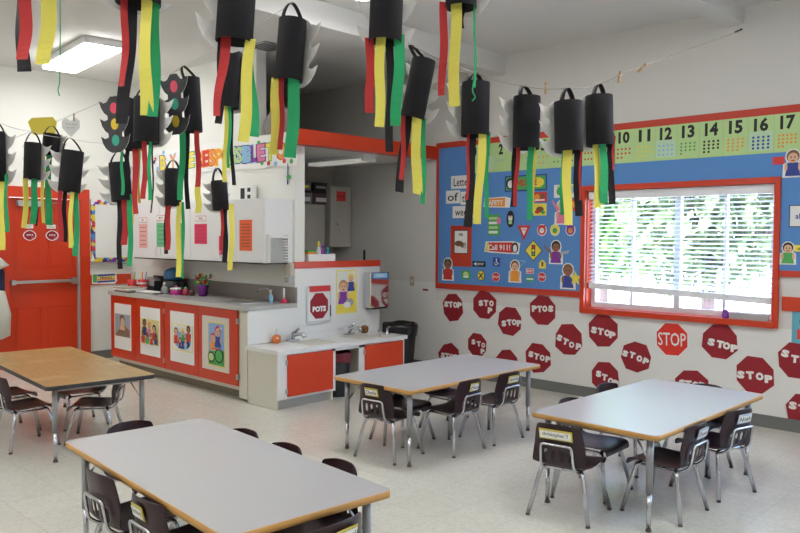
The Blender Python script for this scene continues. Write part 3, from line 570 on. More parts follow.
# ------------------------------------------------------------------ long counter
YC = 3.95; XE = -5.76
ct = thing('counter_cabinet', 'long low cabinet with four orange doors showing picture posters', 'cabinet', (XD+.2, YC, 0))
def lc(x, y, z): return (x-(XD+.2), y-YC, z)
seams = [-8.43, -7.84, -7.212, -6.554, -5.888]
b = MB(); b.box(lc(-8.45, YC+.018, .1), lc(XE, YB-.002, .83), CREAML).box(lc(-8.45, YC+.09, .002), lc(XE, YB-.002, .1), mat('taupe_kick', (.2, .17, .12), .6))
b.box(lc(-5.885, YC, .03), lc(XE, YC+.018, .83), CREAML).box(lc(XE-.02, YC+.018, .002), lc(XE, YB-.002, .1), CREAML)
b.box(lc(-8.45, YC+.05, .08), lc(XE, YC+.09, .12), CREAML)
b.build('carcass', ct)
MB().box(lc(XE, YC+.005, .53), lc(XE+.006, YB-.003, .83), WHITE).build('end_panel', ct, label='white end panel')
def deco(a, k, W_, H_):
    if k == 0:
        a.rect(0, 0, W_, H_, mat('sepia_blue', (.32, .38, .42), .5)); a.poly([(-W_*.5, -H_*.5), (W_*.5, -H_*.5), (W_*.5, -H_*.2), (.1*W_, .05*H_), (-W_*.3, -H_*.25)], mat('desk_brown', (.25, .16, .1), .5)); a.ell(-.02*W_, .28*H_, W_*.16, H_*.2, BROWNP).ell(0, .18*H_, W_*.12, H_*.17, SKIN1).poly([(-.18*W_, -.2*H_), (.18*W_, -.2*H_), (.12*W_, .05*H_), (-.1*W_, .05*H_)], SKIN1)
    elif k == 1:
        a.rect(0, 0, W_, H_, YELP).rect(0, 0, W_*.94, H_*.94, mat('cream_print', (.75, .68, .35), .6))
        for u, vv, h, s_, sh, hr in ((-.3, .16, .66, SKIN2, NAVY, BLACK), (-.02, .1, .6, SKIN1, PINK, ORP), (.26, .0, .62, SKIN1, REDP, BLACK), (-.36, -.22, .5, SKIN2, REDP, BLACK), (-.1, -.26, .46, SKIN2, GREENP, BROWNP), (.14, -.27, .45, SKIN1, REDP, BLACK), (.38, -.25, .42, SKIN2, NAVY, BLACK)): a.kid(u*W_, vv*H_, h*H_, s_, sh, hr)
    elif k == 2:
        a.rect(0, 0, W_, H_, YELP).rect(0, 0, W_*.94, H_*.94, WHITEP).ell(0, -.1*H_, W_*.42, H_*.34, SKY1).ell(.05*W_, -.2*H_, W_*.3, H_*.22, NAVY)
        for u, vv, h, s_, sh, hr in ((.3, .2, .6, SKIN2, REDP, BLACK), (.05, .12, .5, SKIN1, GREENP, YELP), (-.28, .06, .62, SKIN1, REDP, BROWNP), (-.08, -.2, .42, SKIN1, NAVY, BLACK), (.2, -.18, .42, SKIN1, SKY1, BROWNP)): a.kid(u*W_, vv*H_, h*H_, s_, sh, hr)
    else:
        a.rect(0, 0, W_, H_, YELP).rect(0, .0, W_*.93, H_*.95, mat('sky_print', (.25, .42, .75), .6)).poly([(-W_*.46, -H_*.47), (W_*.46, -H_*.47), (W_*.46, -H_*.12), (-W_*.46, -H_*.18)], GREENP)
        a.kid(-.2*W_, .05*H_, .4*H_, SKIN1, ORP, REDP); a.kid(.1*W_, .18*H_, .48*H_, SKIN1, NAVY, REDP); a.ell(.18*W_, -.25*H_, W_*.26, H_*.16, BLACK, 20).ell(.18*W_, -.25*H_, W_*.21, H_*.13, GREENP, 20).ell(-.28*W_, -.3*H_, W_*.2, H_*.12, BLACK, 20).ell(-.28*W_, -.3*H_, W_*.16, H_*.09, LIME, 20).rect(0, -.1*H_, W_*.5, H_*.02, REDP).text('BIKE', .28*W_, .38*H_, .05*H_, WHITEP, .02)
pap = [(-8.336, -7.936), (-7.724, -7.298), (-7.088, -6.63), (-6.481, -6.02)]
pics = [(-8.313, -7.957, .628, .378), (-7.703, -7.317, .619, .356), (-7.049, -6.648, .619, .356), (-6.375, -6.086, .693, .278)]
for k in range(4):
    D = MB().box(lc(seams[k]+.004, YC-.018, .135), lc(seams[k+1]-.004, YC, .828), ORANGE).build('door', ct); bevel(D, .003)
    a = Art(lc((pap[k][0]+pap[k][1])/2, YC-.0185, .49), (1, 0, 0), (0, 0, 1)); W_ = pap[k][1]-pap[k][0]; a.sheet(sq(1, W_, .51), WHITEP if k < 3 else mat('cream_paper', (.7, .66, .58), .7))
    a.build('paper_panel', D)
    x_0, x_1, z1, z0 = pics[k]; a = Art(lc((x_0+x_1)/2, YC-.022, (z0+z1)/2), (1, 0, 0), (0, 0, 1)); deco(a, k, x_1-x_0, z1-z0); a.build('picture', D)
    hxp = seams[k+1]-.004 if k in (1, 3) else seams[k]+.004
    if k in (1, 3):
        for zz in (.22, .73): MB().box(lc(hxp-.008, YC-.026, zz-.025), lc(hxp+.012, YC-.0, zz+.025), STEEL).build('hinge', D)
# worktop
t = thing('worktop', 'grey laminate worktop with raised back splash over the orange doors', 'worktop', (-8.5, YC, .832))
sx0, sx1, sy0, sy1 = -6.45, -6.03, YC+.12, YC+.36
b = MB(); z0, z1 = 0, .04
def lt(x, y, z): return (x+8.5, y-YC, z)
x0_, x1_, y0_, y1_ = -8.46, XE+.012, YC-.03, YB-.002
b.box(lt(x0_, y0_, z0), lt(x1_, sy0, z1), GREYTOP).box(lt(x0_, sy1, z0), lt(x1_, y1_, z1), GREYTOP).box(lt(x0_, sy0, z0), lt(sx0, sy1, z1), GREYTOP).box(lt(sx1, sy0, z0), lt(x1_, sy1, z1), GREYTOP)
b.build('top', t); MB().box(lt(x0_, YB-.022, z1), lt(x1_, YB-.002, .19), SPLASH).build('back_splash', t)
MB().box(lt(x0_, y0_-.004, .002), lt(x1_, y0_, z1), mat('pale_edge_strip', (.55, .54, .5), .4)).build('edge_strip', t)
s_ = thing('sink', 'stainless steel sink set into the grey worktop', 'sink', ((sx0+sx1)/2, (sy0+sy1)/2, .872))
hw, hd = (sx1-sx0)/2, (sy1-sy0)/2
b = MB(); R = []
for e, z in ((.02, .001), (.02, .005), (0, .005), (-.004, -.03), (-.02, -.034)):
    R.append([Vector((x*(hw+e), y*(hd+e), z)) for x, y in ((-1, -1), (1, -1), (1, 1), (-1, 1))])
b.rings(R, STEEL, smooth=False).build('basin', s_)
def goose(T, h, reach, dirv, r=.009):
    d_ = Vector(dirv).normalized(); P = [Vector((0, 0, .0)), Vector((0, 0, h*.7)), Vector((0, 0, h))+d_*.01, Vector((0, 0, h*1.02))+d_*reach*.6, Vector((0, 0, h*.72))+d_*reach]
    MB().lathe([(.028, 0), (.028, .012), (.016, .02), (.014, .035)], CHROME, n=14).tube(smooth_path(P, .05), r, CHROME).build('spout', T)
fc = thing('faucet', 'chrome gooseneck faucet at the back of the steel sink', 'faucet', (-6.10, YB-.06, .8735)); goose(fc, .12, .16, (-1, -.25, 0)); MB().tube([(.0, -.0, .03), (.05, -.01, .06)], .007, CHROME).build('handle', fc)
# ------------------------------------------------------------------ upper cabinets
uc = thing('wall_cabinet', 'white wall cabinet row holding coloured notices', 'cabinet', (-9.0, YB, 1.255)); YU = 4.19; XCL = ony(134, 250, YU).x
def lu(x, y, z): return (x+9.0, y-YB, z-1.255)
CABW = mat('white_melamine', (.76, .77, .78), .4)
MB().box(lu(XCL, YU, 1.255), lu(-5.822, YB-.002, 1.86), CABW).build('carcass', uc)
MB().box(lu(XCL, YU, 1.243), lu(-5.83, YB-.02, 1.2545), mat('painted_shade_black', (.03, .03, .03), .8)).build('under_shade_strip', uc)  # near-black strip paints the shade along the cabinet underside
us = [XCL+(-5.823-XCL)*k/4 for k in range(5)]
for k in range(4):
    D = bevel(MB().box(lu(us[k]+.003, YU-.018, 1.258), lu(us[k+1]-.003, YU-.0005, 1.857), CABW).build('door', uc), .002)
    xh = us[k+1]-.05 if k % 2 == 0 else us[k]+.05
    MB().tube(smooth_path([lu(xh, YU-.018, 1.29), lu(xh, YU-.04, 1.30), lu(xh, YU-.04, 1.38), lu(xh, YU-.018, 1.39)], .01), .0035, STEEL, 6).build('handle', D)
def notice(px0, px1, py0, py1, M, label, lines=5, txt=None):
    q0, q1 = ony(px0, py0, YU-.02), ony(px1, py1, YU-.02); a = Art(((q0.x+q1.x)/2, YU-.0195, (q0.z+q1.z)/2), (1, 0, 0), (0, 0, 1)); W_, H_ = q1.x-q0.x, q0.z-q1.z
    a.sheet(sq(1, W_, H_), M, .0012)
    for k in range(lines): a.rect(0, H_*(.36-.72*k/max(1, lines-1)), W_*.7, H_*.025, GREYP if M is WHITEP else BROWNP)
    tg(a, 'paper_notice', label, 'notice')
notice(139, 147.5, 224, 248, PALEPINK, 'pale pink notice on the white wall cabinet')
notice(156.5, 165.5, 223, 247, GREENPAP, 'green notice on wall cabinet, nearer the orange door')
notice(176, 184.5, 223, 247.5, GREENPAP, 'green notice on wall cabinet, nearer the magenta one')
notice(194.5, 207, 224, 244, MAG, 'magenta notice on the white wall cabinet')
notice(219, 227, 236, 255, MAG, 'second red notice half behind a black streamer')
notice(239.5, 252, 220, 251, ORPAP, 'orange notice with lines of print on wall cabinet', 8)
for i, (px, py) in enumerate(((143, 220), (161, 218), (201, 218.5))):
    q = ony(px, py, YU-.02); a = Art(q, (1, 0, 0), (0, 0, 1)); a.sheet(sq(1, .19, .055), REDP, .001).rect(0, 0, .18, .045, WHITEP).text(('ART', 'MATH', 'READ')[i], 0, 0, .025, BLACK, .01); tg(a, 'cabinet_label', 'small red edged label above the %s notice' % ('pale pink', 'left green', 'magenta')[i], 'label')
# file rack on the cabinet end
fr = thing('tray_rack', 'white stacked tray rack hung on the end of the wall cabinet', 'rack', (-5.822, 4.30, 1.26))
for k in range(9): MB().box((.001, -.10, .012+.026*k), (.075, .1, .018+.026*k), WHITE).box((.07, -.1, .012+.026*k), (.075, .1, .03+.026*k), WHITE).build('tray', fr)
MB().box((.001, -.105, .0), (.075, -.1, .26), WHITE).build('side_frame', fr); MB().box((.001, .1, .0), (.075, .105, .26), WHITE).build('side_frame', fr)
# things on top of upper cabinets / banner
q = ony(243, 190, YB-.1); a = MB().box((q.x-.12, YB-.06, 1.862), (q.x+.12, YB-.02, 2.01), WHITEP).box((q.x-.1, YB-.063, 1.88), (q.x-.03, YB-.06, 1.99), BLACK).box((q.x+.02, YB-.063, 1.95), (q.x+.07, YB-.06, 1.99), BLACK).box((q.x+.02, YB-.063, 1.88), (q.x+.07, YB-.06, 1.92), BLACK)
tag(a.build('picture_box'), 'white box with black pictures standing on the wall cabinet', 'box')
bn = thing('lettered_banner', 'white hand lettered banner with multicolour bubble letters', 'banner', (-8.3, YB-.012, 2.30))
pA, pB = ony(152, 164, YB-.012), ony(297, 149, YB-.012)
def bp(t, v): return (pA.x+(pB.x-pA.x)*t+8.3, 0, pA.z-2.30+(pB.z-pA.z)*t+v)
b = MB(); n_ = 16; R = []
for i in range(n_+1):
    t_ = i/n_; e = .012*math.sin(i*1.9); R.append([Vector(bp(t_, -.15+e)), Vector(bp(t_, .15+e)), Vector(bp(t_, .15+e))+Vector((0, .003, 0)), Vector(bp(t_, -.15+e))+Vector((0, .003, 0))])
b.rings(R, WHITEP, smooth=False).build('paper_strip', bn)
letters = [('B', 163, YELP, NAVY), ('Y', 173, ORP, SKY1), ('A', 183, GREENP, SKY1), ('E', 191, YELP, GREENP), ('R', 200, REDP, ORP), ('E', 206, REDP, ORP), ('S', 212, ORP, REDP), ('P', 219, ORP, YELP), ('O', 226, YELP, REDP), ('N', 232.5, LIME, NAVY), ('S', 239, LIME, NAVY), ('I', 243.5, SKY1, NAVY), ('B', 248.5, SKY1, NAVY), ('L', 254.5, PUR, SKY1), ('E', 261, PINK, PUR), ('T', 270, YELP, GREENP), ('O', 281, ORP, REDP)]
for ch, px, M1, M2 in letters:
    t_ = (ony(px, 155, YB-.012).x-pA.x)/(pB.x-pA.x); u, _, vv = bp(t_, 0); hh = .17
    wd_ = {'I': .05}.get(ch, .13)
    a = Art((u, -.001, vv), (1, 0, 0), (0, 0, 1)); a.text(ch, 0, 0, hh*1.12, M2, .07, w=wd_*1.3, rot=.04); a.text(ch, 0, 0, hh, M1, .04, w=wd_, rot=.04); a.build('bubble_letter', bn)
a = Art((0, -.001, 0), (1, 0, 0), (0, 0, 1))
for t_, v_, M1 in ((.02, .02, NAVY), (.03, .05, REDP), (.05, -.06, SKY1), (.8, -.1, GREENP), (.84, -.11, REDP), (.88, -.12, SKY1), (.93, -.1, REDP), (.97, -.11, GREENP), (.6, -.12, YELP), (.5, -.13, NAVY), (.3, .12, SKY1), (.26, .12, SKY1), (.1, .12, SKY1), (.78, .1, GREENP)):
    u, _, vv = bp(t_, v_); a = Art((u, -.001, vv), (1, 0, 0), (0, 0, 1)); a.ell(0, 0, .03, .025, M1, 8); a.build('painted_dot', bn)
# cloth sack on loft edge
sk = MB(); R = []
q = Vector((-6.10, YB+.06, 2.507))
for z, rr in ((0, .17), (.05, .21), (.14, .2), (.22, .13), (.27, .06), (.29, .02)):
    R.append([q+Vector((rr*1.15*math.cos(2*PI*i/14)*(1+.12*math.sin(i*2.3+z*9)), rr*.28*math.sin(2*PI*i/14)*(1+.1*math.cos(i*3.1)), z)) for i in range(14)])
tag(sk.rings(R, mat('grey_brown_cloth', (.28, .25, .24), .9, noise=.15, nscale=6)).build('cloth_bundle'), 'grey brown cloth bundle sitting on top of the low wall section', 'bundle')
# ------------------------------------------------------------------ objects on long counter
ZT = .8735
def onct(px, py): return onz(px, py, ZT)
def put(name, label, cat, px, Y=None, py=None):
    return thing(name, label, cat, tuple(onct(px, py)) if py else (ony(px, 285, Y).x, Y, ZT))
o = put('book_stack', 'stack of folders and papers at left end of the worktop', 'papers', 131, Y=4.05)
for k, (dx, w_, h_, M1) in enumerate(((0, .33, .012, mat('dark_folder', (.05, .04, .06), .5)), (.02, .3, .014, mat('tan_folder', (.4, .33, .25), .6)), (-.02, .3, .01, WHITEP), (-.06, .26, .016, MC['tan_folder']))):
    z = sum((.012, .014, .01, .016)[:k]); MB().box((dx-w_/2, -.12, z+.0005), (dx+w_/2, .11, z+h_), M1).build('folder', o)
o = put('paper_pile', 'flat pile of white papers and black tray near worktop edge', 'papers', 150, Y=4.09); MB().box((-.2, -.06, .0005), (.2, .1, .008), BLACK).build('tray', o); MB().box((-.19, -.07, .0085), (.15, .08, .02), WHITEP).build('sheets', o)
def cup(name, label, px, Y, r, h, M1, pens=0, M2=None):
    T = put(name, label, 'cup', px, Y); MB().lathe([(r*.8, .0005), (r, h), (r*.93, h), (r*.75, .006)], M1, n=14, cap=False).lathe([(r*.78, .001), (r*.78, .004)], M1, n=14).build('cup_body', T)
    rnd = random.Random(px)
    for k in range(pens):
        a = rnd.uniform(0, 6.28); e = Vector((math.cos(a), math.sin(a), 0))*r*.7; MB().tube([e*.4+Vector((0, 0, .01)), e*1.4+Vector((0, 0, h*1.7))], .005, (REDP, YELP, NAVY, WHITEP, GREENP)[k % 5], 6).build('pencil', T)
    return T
cup('pencil_cup', 'red cup of pencils nearest the orange rail', 132, 4.19, .055, .12, REDP, 5)
T = cup('patterned_cup', 'red and white patterned cup of scissors and brushes', 143, 4.20, .06, .13, REDP, 4)
MB().lathe([(.0575, .03), (.0595, .05)], WHITEP, n=14, cap=False).lathe([(.0605, .08), (.0625, .1)], WHITEP, n=14, cap=False).build('white_band', T)
o = put('letter_tray', 'black desk tray with crumpled plastic bag on it', 'tray', 154, 4.36)
MB().box((-.22, -.12, .0005), (.22, .12, .014), BLACK).box((-.22, -.12, .014), (.22, -.11, .06), BLACK).box((-.22, .11, .014), (.22, .12, .16), BLACK).box((.21, -.11, .014), (.22, .11, .12), BLACK).build('tray_body', o)
R = []; b = MB(); rnd = random.Random(4)
for z, rr in ((.015, .11), (.06, .16), (.11, .14), (.15, .07)): R.append([Vector((rr*1.2*math.cos(2*PI*i/12)*rnd.uniform(.8, 1.1)-.02, rr*.55*math.sin(2*PI*i/12)*rnd.uniform(.8, 1.1), z)) for i in range(12)])
b.rings(R, mat('clear_plastic_bag', (.5, .5, .52), .25)).build('plastic_bag', o)
o = put('blue_bowl', 'blue rounded bowl upside down on a dark box under the cabinet', 'bowl', 174, 4.34); MB().lathe([(.11, .001), (.12, .01), (.12, .12), (.11, .13), (.07, .14), (.01, .145)], mat('dark_appliance', (.03, .03, .035), .4), n=18).build('dark_box', o); MB().lathe([(.10, .146), (.115, .17), (.1, .24), (.04, .275), (.005, .28)], mat('teal_blue_plastic', (.02, .12, .25), .35), n=18).build('bowl_shell', o)
def jar(name, label, cat, px, py, prof, M1, cap=None, capM=None):
    T = put(name, label, cat, px, py=py) if py > 100 else put(name, label, cat, px, Y=py); MB().lathe(prof, M1, n=14).build('body', T)
    if cap: MB().lathe(cap, capM, n=12).build('cap', T)
    return T
jar('glass_jar', 'clear jar with lid standing beside the pink tin', 'jar', 165, 4.17, [(.03, .0005), (.04, .01), (.042, .05), (.03, .085)], mat('grey_glass', (.35, .37, .37), .15), [(.022, .0855), (.024, .11), (.012, .125)], STEEL)
o = put('pink_tin', 'pink striped tin with bow on the worktop', 'tin', 176, Y=4.20); MB().lathe([(.06, .0005), (.062, .055)], mat('hot_pink', (.6, .04, .3), .4), n=18).build('tin_body', o); MB().lathe([(.064, .0555), (.064, .07), (.03, .075)], WHITEP, n=18).build('lid', o); MB().ball((0, 0, .085), .014, mat('hot_pink', (.6, .04, .3), .4)).build('knob', o)
jar('red_candle_jar', 'small red jar right of the pink tin', 'jar', 185.5, 4.22, [(.03, .0005), (.035, .02), (.033, .06), (.02, .07)], mat('deep_red_glaze', (.35, .02, .05), .3), [(.02, .0705), (.018, .085)], GREENP)
jar('brown_jar', 'small dark brown pot left of the flower pot', 'pot', 192, 4.25, [(.028, .0005), (.032, .03), (.024, .055)], mat('dark_pot', (.12, .03, .03), .4))
o = put('flower_pot', 'purple pot full of red and green artificial flowers', 'flower pot', 203, Y=4.30)
MB().lathe([(.04, .0005), (.062, .1), (.066, .115), (.055, .115)], PUR, n=16).build('pot', o)
b = MB(); rnd = random.Random(9)
for k in range(60):
    a_, e_ = rnd.uniform(0, 6.28), rnd.uniform(.01, .11); p_ = Vector((e_*math.cos(a_), e_*math.sin(a_)*.8, rnd.uniform(.12, .22))); q_ = Vector((rnd.gauss(0, 1), rnd.gauss(0, 1), rnd.gauss(0, 1))).normalized()*.03; r_ = q_.cross(Vector((0, .3, 1))).normalized()*.013
    b.add([p_-q_, p_+r_, p_+q_, p_-r_], [(0, 1, 2, 3)], GREENP)
b.build('leaves', o)
for k in range(14):
    a_, e_ = rnd.uniform(0, 6.28), rnd.uniform(.02, .10); MB().ball((e_*math.cos(a_), e_*math.sin(a_)*.8, rnd.uniform(.14, .225)), rnd.uniform(.015, .026), (REDP, MAG, REDP, YELP)[k % 4], 8, (1, 1, .7)).build('blossom', o)
jar('soap_bottle', 'blue soap bottle behind the steel sink', 'bottle', 271, 4.33, [(.02, .0005), (.022, .06), (.01, .08)], SKY1, [(.008, .0805), (.008, .12), (.016, .125)], WHITE)
o = put('plunger_bell', 'magenta bell shaped holder with a white handle by the sink', 'brush holder', 284, Y=4.42); MB().lathe([(.034, .0005), (.028, .02), (.012, .045)], MAG, n=14).build('base', o); MB().tube([(0, 0, .045), (0, 0, .14)], .009, WHITE, 8).build('handle', o)
q = ony(290, 272, YB-.02); o = thing('soap_dispenser', 'ivory soap dispenser on wall above the sink', 'dispenser', (q.x, YB-.002, q.z)); MB().rbox((-.05, -.05, -.04), (.05, 0, .09), .01, mat('ivory_plastic', (.55, .5, .42), .4), 2).build('housing', o); MB().rbox((-.035, -.06, -.1), (.035, -.0, -.045), .01, GREYP, 2).build('nozzle', o)
# paper scraps on wall: dangling hook
q = ony(288, 176, YB-.01); o = MB().tube([(q.x, q.y, q.z+.12), (q.x, q.y-.005, q.z-.08)], .006, NAVY, 6).ball((q.x+.03, q.y-.015, q.z-.01), .022, GREENP, 8).build('hanging_pen'); tag(o, 'dark pen hanging on string below the banner end', 'pen')
# ------------------------------------------------------------------ child sink counter
XS = -5.30
sc_ = thing('sink_cabinet', 'low white sink cabinet with two orange doors and open middle', 'cabinet', (XS, 3.95, 0))
def ls(x, y, z): return (x-XS, y-3.95, z)
b = MB(); ZS = .486; xb = XE+.009
b.box(ls(XE+.008, 3.952, .002), ls(XS-.02, 3.97, ZS), CREAML).box(ls(xb, 5.49, .002), ls(XS-.02, 5.51, ZS), CREAML)
for yy in (4.575, 4.93): b.box(ls(xb, yy-.01, .002), ls(XS-.02, yy+.01, ZS), CREAML)
b.box(ls(xb, 3.97, .105), ls(xb+.01, 5.49, ZS), CREAML)
for y0, y1 in ((3.97, 4.565), (4.94, 5.49)): b.box(ls(xb, y0, .09), ls(XS-.02, y1, .105), CREAML).box(ls(XS-.07, y0, .002), ls(XS-.055, y1, .09), mat('grey_kick', (.45, .45, .45), .5))
b.build('carcass', sc_)
b = MB()
for y0, y1 in ((3.952, 4.06), (4.55, 4.60), (4.895, 4.975), (5.47, 5.51)): b.box(ls(XS-.02, y0, .09), ls(XS, y1, ZS), WHITE)
b.box(ls(XS-.02, 4.06, ZS-.03), ls(XS, 5.47, ZS), WHITE).box(ls(XS-.02, 4.06, .09), ls(XS, 4.55, .115), WHITE).box(ls(XS-.02, 4.975, .09), ls(XS, 5.47, .115), WHITE).build('face_frame', sc_)
for y0, y1, zz in ((4.045, 4.56, 0), (4.965, 5.48, 0)):
    D = bevel(MB().box(ls(XS, y0, .112), ls(XS+.016, y1, .474), ORANGEL).build('door', sc_), .003)
    for z_ in (.16, .41): MB().box(ls(XS+.001, y0-.016, z_-.022), ls(XS+.014, y0-.001, z_+.022), STEEL).build('hinge', D)
tp = thing('worktop', 'white counter top with two small basins', 'worktop', (XS, 3.95, ZS+.002))
b = MB(); Z0, Z1 = 0, .034; X0, X1 = -.455, .03; Y0, Y1 = -.02, 1.575
bs = [(.42, .70), (1.02, 1.30)]; bx0, bx1 = -.34, -.06
b.box((X0, Y0, Z0), (bx0, Y1, Z1), WHITE) if False else None
b.box((X0, Y0, Z0), (bx0, .56, Z1), WHITE).box((-.487, .562, Z0), (bx0, Y1, Z1), WHITE).box((bx1, Y0, Z0), (X1, Y1, Z1), WHITE)
ys = [Y0, bs[0][0], bs[0][1], bs[1][0], bs[1][1], Y1]
for i in (0, 2, 4): b.box((bx0, ys[i], Z0), (bx1, ys[i+1], Z1), WHITE)
b.build('top', tp)
MB().box((-.486, .565, Z1), (-.470, Y1-.02, Z1+.05), WHITE).build('back_splash', tp)
for k, (y0, y1) in enumerate(bs):
    R = []; hy = (y1-y0)/2; hx_ = (bx1-bx0)/2
    for e, z in ((.012, Z1+.0005), (.012, Z1+.005), (0, Z1+.005), (-.01, -.06), (-.04, -.075)): R.append([Vector(((bx0+bx1)/2+x*(hx_+e), (y0+y1)/2+y*(hy+e), z)) for x, y in ((-1, -1), (1, -1), (1, 1), (-1, 1))])
    MB().rings(R, CREAML, smooth=False).build('basin', tp)
for k, yy in enumerate((4.42, 5.13)):
    T = thing('faucet', ('low chrome faucet nearest the heart shaped soap bottle', 'low chrome faucet nearest the brown soap bottle')[k], 'faucet', (-5.70, yy, ZS+.0375), 0, 'low faucets on the white counter')
    MB().rbox((-.025, -.07, 0), (.025, .07, .018), .02, CHROME).tube(smooth_path([(0, 0, .015), (.01, 0, .06), (.15, 0, .085), (.17, 0, .05)], .03), [.017]*40, CHROME, 10).build('spout', T)
    MB().tube([(-.005, 0, .065), (.05, .035, .12)], [.019, .011], CHROME, 8).build('lever', T)
def soap(px, py, label, M1, heart):
    q = onx(px, py, -5.70); T = thing('soap_bottle', label, 'bottle', (-5.70, q.y, ZS+.0365)); MB().lathe([(.026, .0005), (.036, .008), (.042, .04), (.038, .065), (.012, .08)], M1, n=14).build('bottle_body', T); MB().lathe([(.011, .0805), (.011, .095)], WHITE, n=10).tube([(0, 0, .095), (0, 0, .13), (.03, 0, .128)], .005, WHITE, 6).build('pump', T)
    if heart: MB().ball((.034, -.014, .05), .012, mat('pale_heart', (.8, .6, .55), .4), 8).build('heart_mark', T)
soap(276.5, 340, 'orange soap bottle with a pale heart at left end of white counter', mat('amber_soap', (.75, .18, .03), .15), True)
soap(364.5, 331, 'brown soap bottle at the right basin', mat('brown_soap', (.2, .09, .02), .15), False)
# right end fitting
T = thing('bubbler', 'chrome drinking bubbler at the right end of white counter', 'bubbler', (-5.45, 5.42, ZS+.0375)); MB().lathe([(.03, .0), (.03, .01), (.012, .02), (.012, .06), (.018, .065)], CHROME, n=12).tube([(0, 0, .06), (.04, -.02, .085), (.07, -.03, .08)], .007, CHROME, 8).build('spout', T)
T = thing('bubbler', 'chrome button valve beside the drinking bubbler', 'valve', (-5.42, 5.27, ZS+.0375)); MB().lathe([(.022, .0), (.022, .012), (.01, .02), (.01, .045), (.016, .05), (.012, .062)], CHROME, n=12).build('valve_body', T)
def bin_(name, label, x, y, z, r0, r1, h, lin, M1=BLACK):
    T = thing(name, label, 'trash can', (x, y, z)); MB().lathe([(r0, .001), (r1, h), (r1*.95, h), (r0*.95, .01)], M1, n=18, cap=False).lathe([(r0*.94, .002), (r0*.94, .01)], M1, n=18).build('can_body', T)
    rnd = random.Random(3); R = []
    for z_, rr in ((h*.82, r1*1.02), (h*.95, r1*1.07), (h+.015, r1*1.06), (h+.02, r1*.98), (h*.9, r1*.86), (h*.75, r1*.7)):
        R.append([Vector((rr*math.cos(2*PI*i/18)*rnd.uniform(.98, 1.04), rr*math.sin(2*PI*i/18)*rnd.uniform(.98, 1.04), z_+rnd.uniform(-.012, .012))) for i in range(18)])
    MB().rings(R, lin, cap=False).build('bag_liner', T)
bin_('trash_can', 'tall black trash can with black liner in the passage', -5.70, 5.86, 0, .13, .18, .565, mat('black_liner', (.015, .015, .018), .25))
bin_('waste_basket', 'small dark basket with red bag inside the open cabinet middle', -5.46, 4.755, 0, .105, .13, .40, mat('red_liner', (.2, .02, .04), .4))
# wall things on the partition
XF = XW+.001
T = thing('poster_holder', 'white holder with a dark red octagon reading POTS on the partition', 'poster', (XF, 4.80, .858))
MB().rbox((.0, -.155, -.2), (.012, .155, .17), .02, mat('shade_greyed_white_plastic', (.58, .60, .62), .3), 0).build('holder_tray', T); MB().box((.0121, -.135, -.175), (.0127, .135, .15), WHITE).build('backing_sheet', T)  # white tray greyed so its rim carries the edge shadow
a = Art((.013, 0, -.03), (0, 1, 0), (0, 0, 1)); a.sheet([(x*.9, z) for x, z in oct_(.135)], SIGNRED).text('POTS', 0, -.03, .055, WHITEP, .06, w=.17, t=.001); a.build('octagon', T)
MB().box((.012, -.12, .11), (.03, .13, .165), REDP).build('clip_bar', T); MB().tube([(.02, .14, -.14), (.02, .14, -.03)], .007, mat('dark_grey_pen', (.1, .1, .12), .4), 6).build('marker', T)
a = Art((XF+.001, 5.17, .948), (0, 1, 0), (0, 0, 1)); W_, H_ = .28, .44; a.sheet(sq(1, W_, H_), YELP).rect(0, 0, W_*.93, H_*.95, mat('pale_print', (.75, .75, .7), .6)).poly([(-W_*.46, -H_*.47), (W_*.46, -H_*.47), (W_*.46, .2*H_), (0, -.15*H_), (-W_*.46, -.3*H_)], YELP)
a.kid(.2*W_, .22*H_, .42*H_, SKIN1, NAVY, YELP).kid(-.18*W_, .0, .55*H_, SKIN1, PUR, mat('caramel_hair', (.5, .25, .08), .6)).ell(.12*W_, -.25*H_, .2*W_, .1*H_, GREYP).ell(0, -.3*H_, .18*W_, .07*H_, WHITEP); tg(a, 'wash_poster', 'poster of two children washing hands on the partition', 'poster')
T = thing('towel_dispenser', 'mirror steel paper towel dispenser on the partition', 'dispenser', (XF, 5.54, .77))
bevel(MB().box((.0, -.14, .0), (.11, .13, .37), mat('mirror_steel', (.7, .7, .72), .06, 1)).build('housing', T), .008); MB().box((.105, -.1, .30), (.113, -.07, .33), BLACK).build('lock', T); MB().box((.02, -.12, -.012), (.1, .11, .0), BLACK).build('towel_slot', T)
a = Art((.1115, 0, .335), (0, 1, 0), (0, 0, 1)); a.sheet(sq(1, .2, .05), SKY1).text('TOWELS', 0, 0, .022, WHITEP, .02); a.build('label_strip', T)
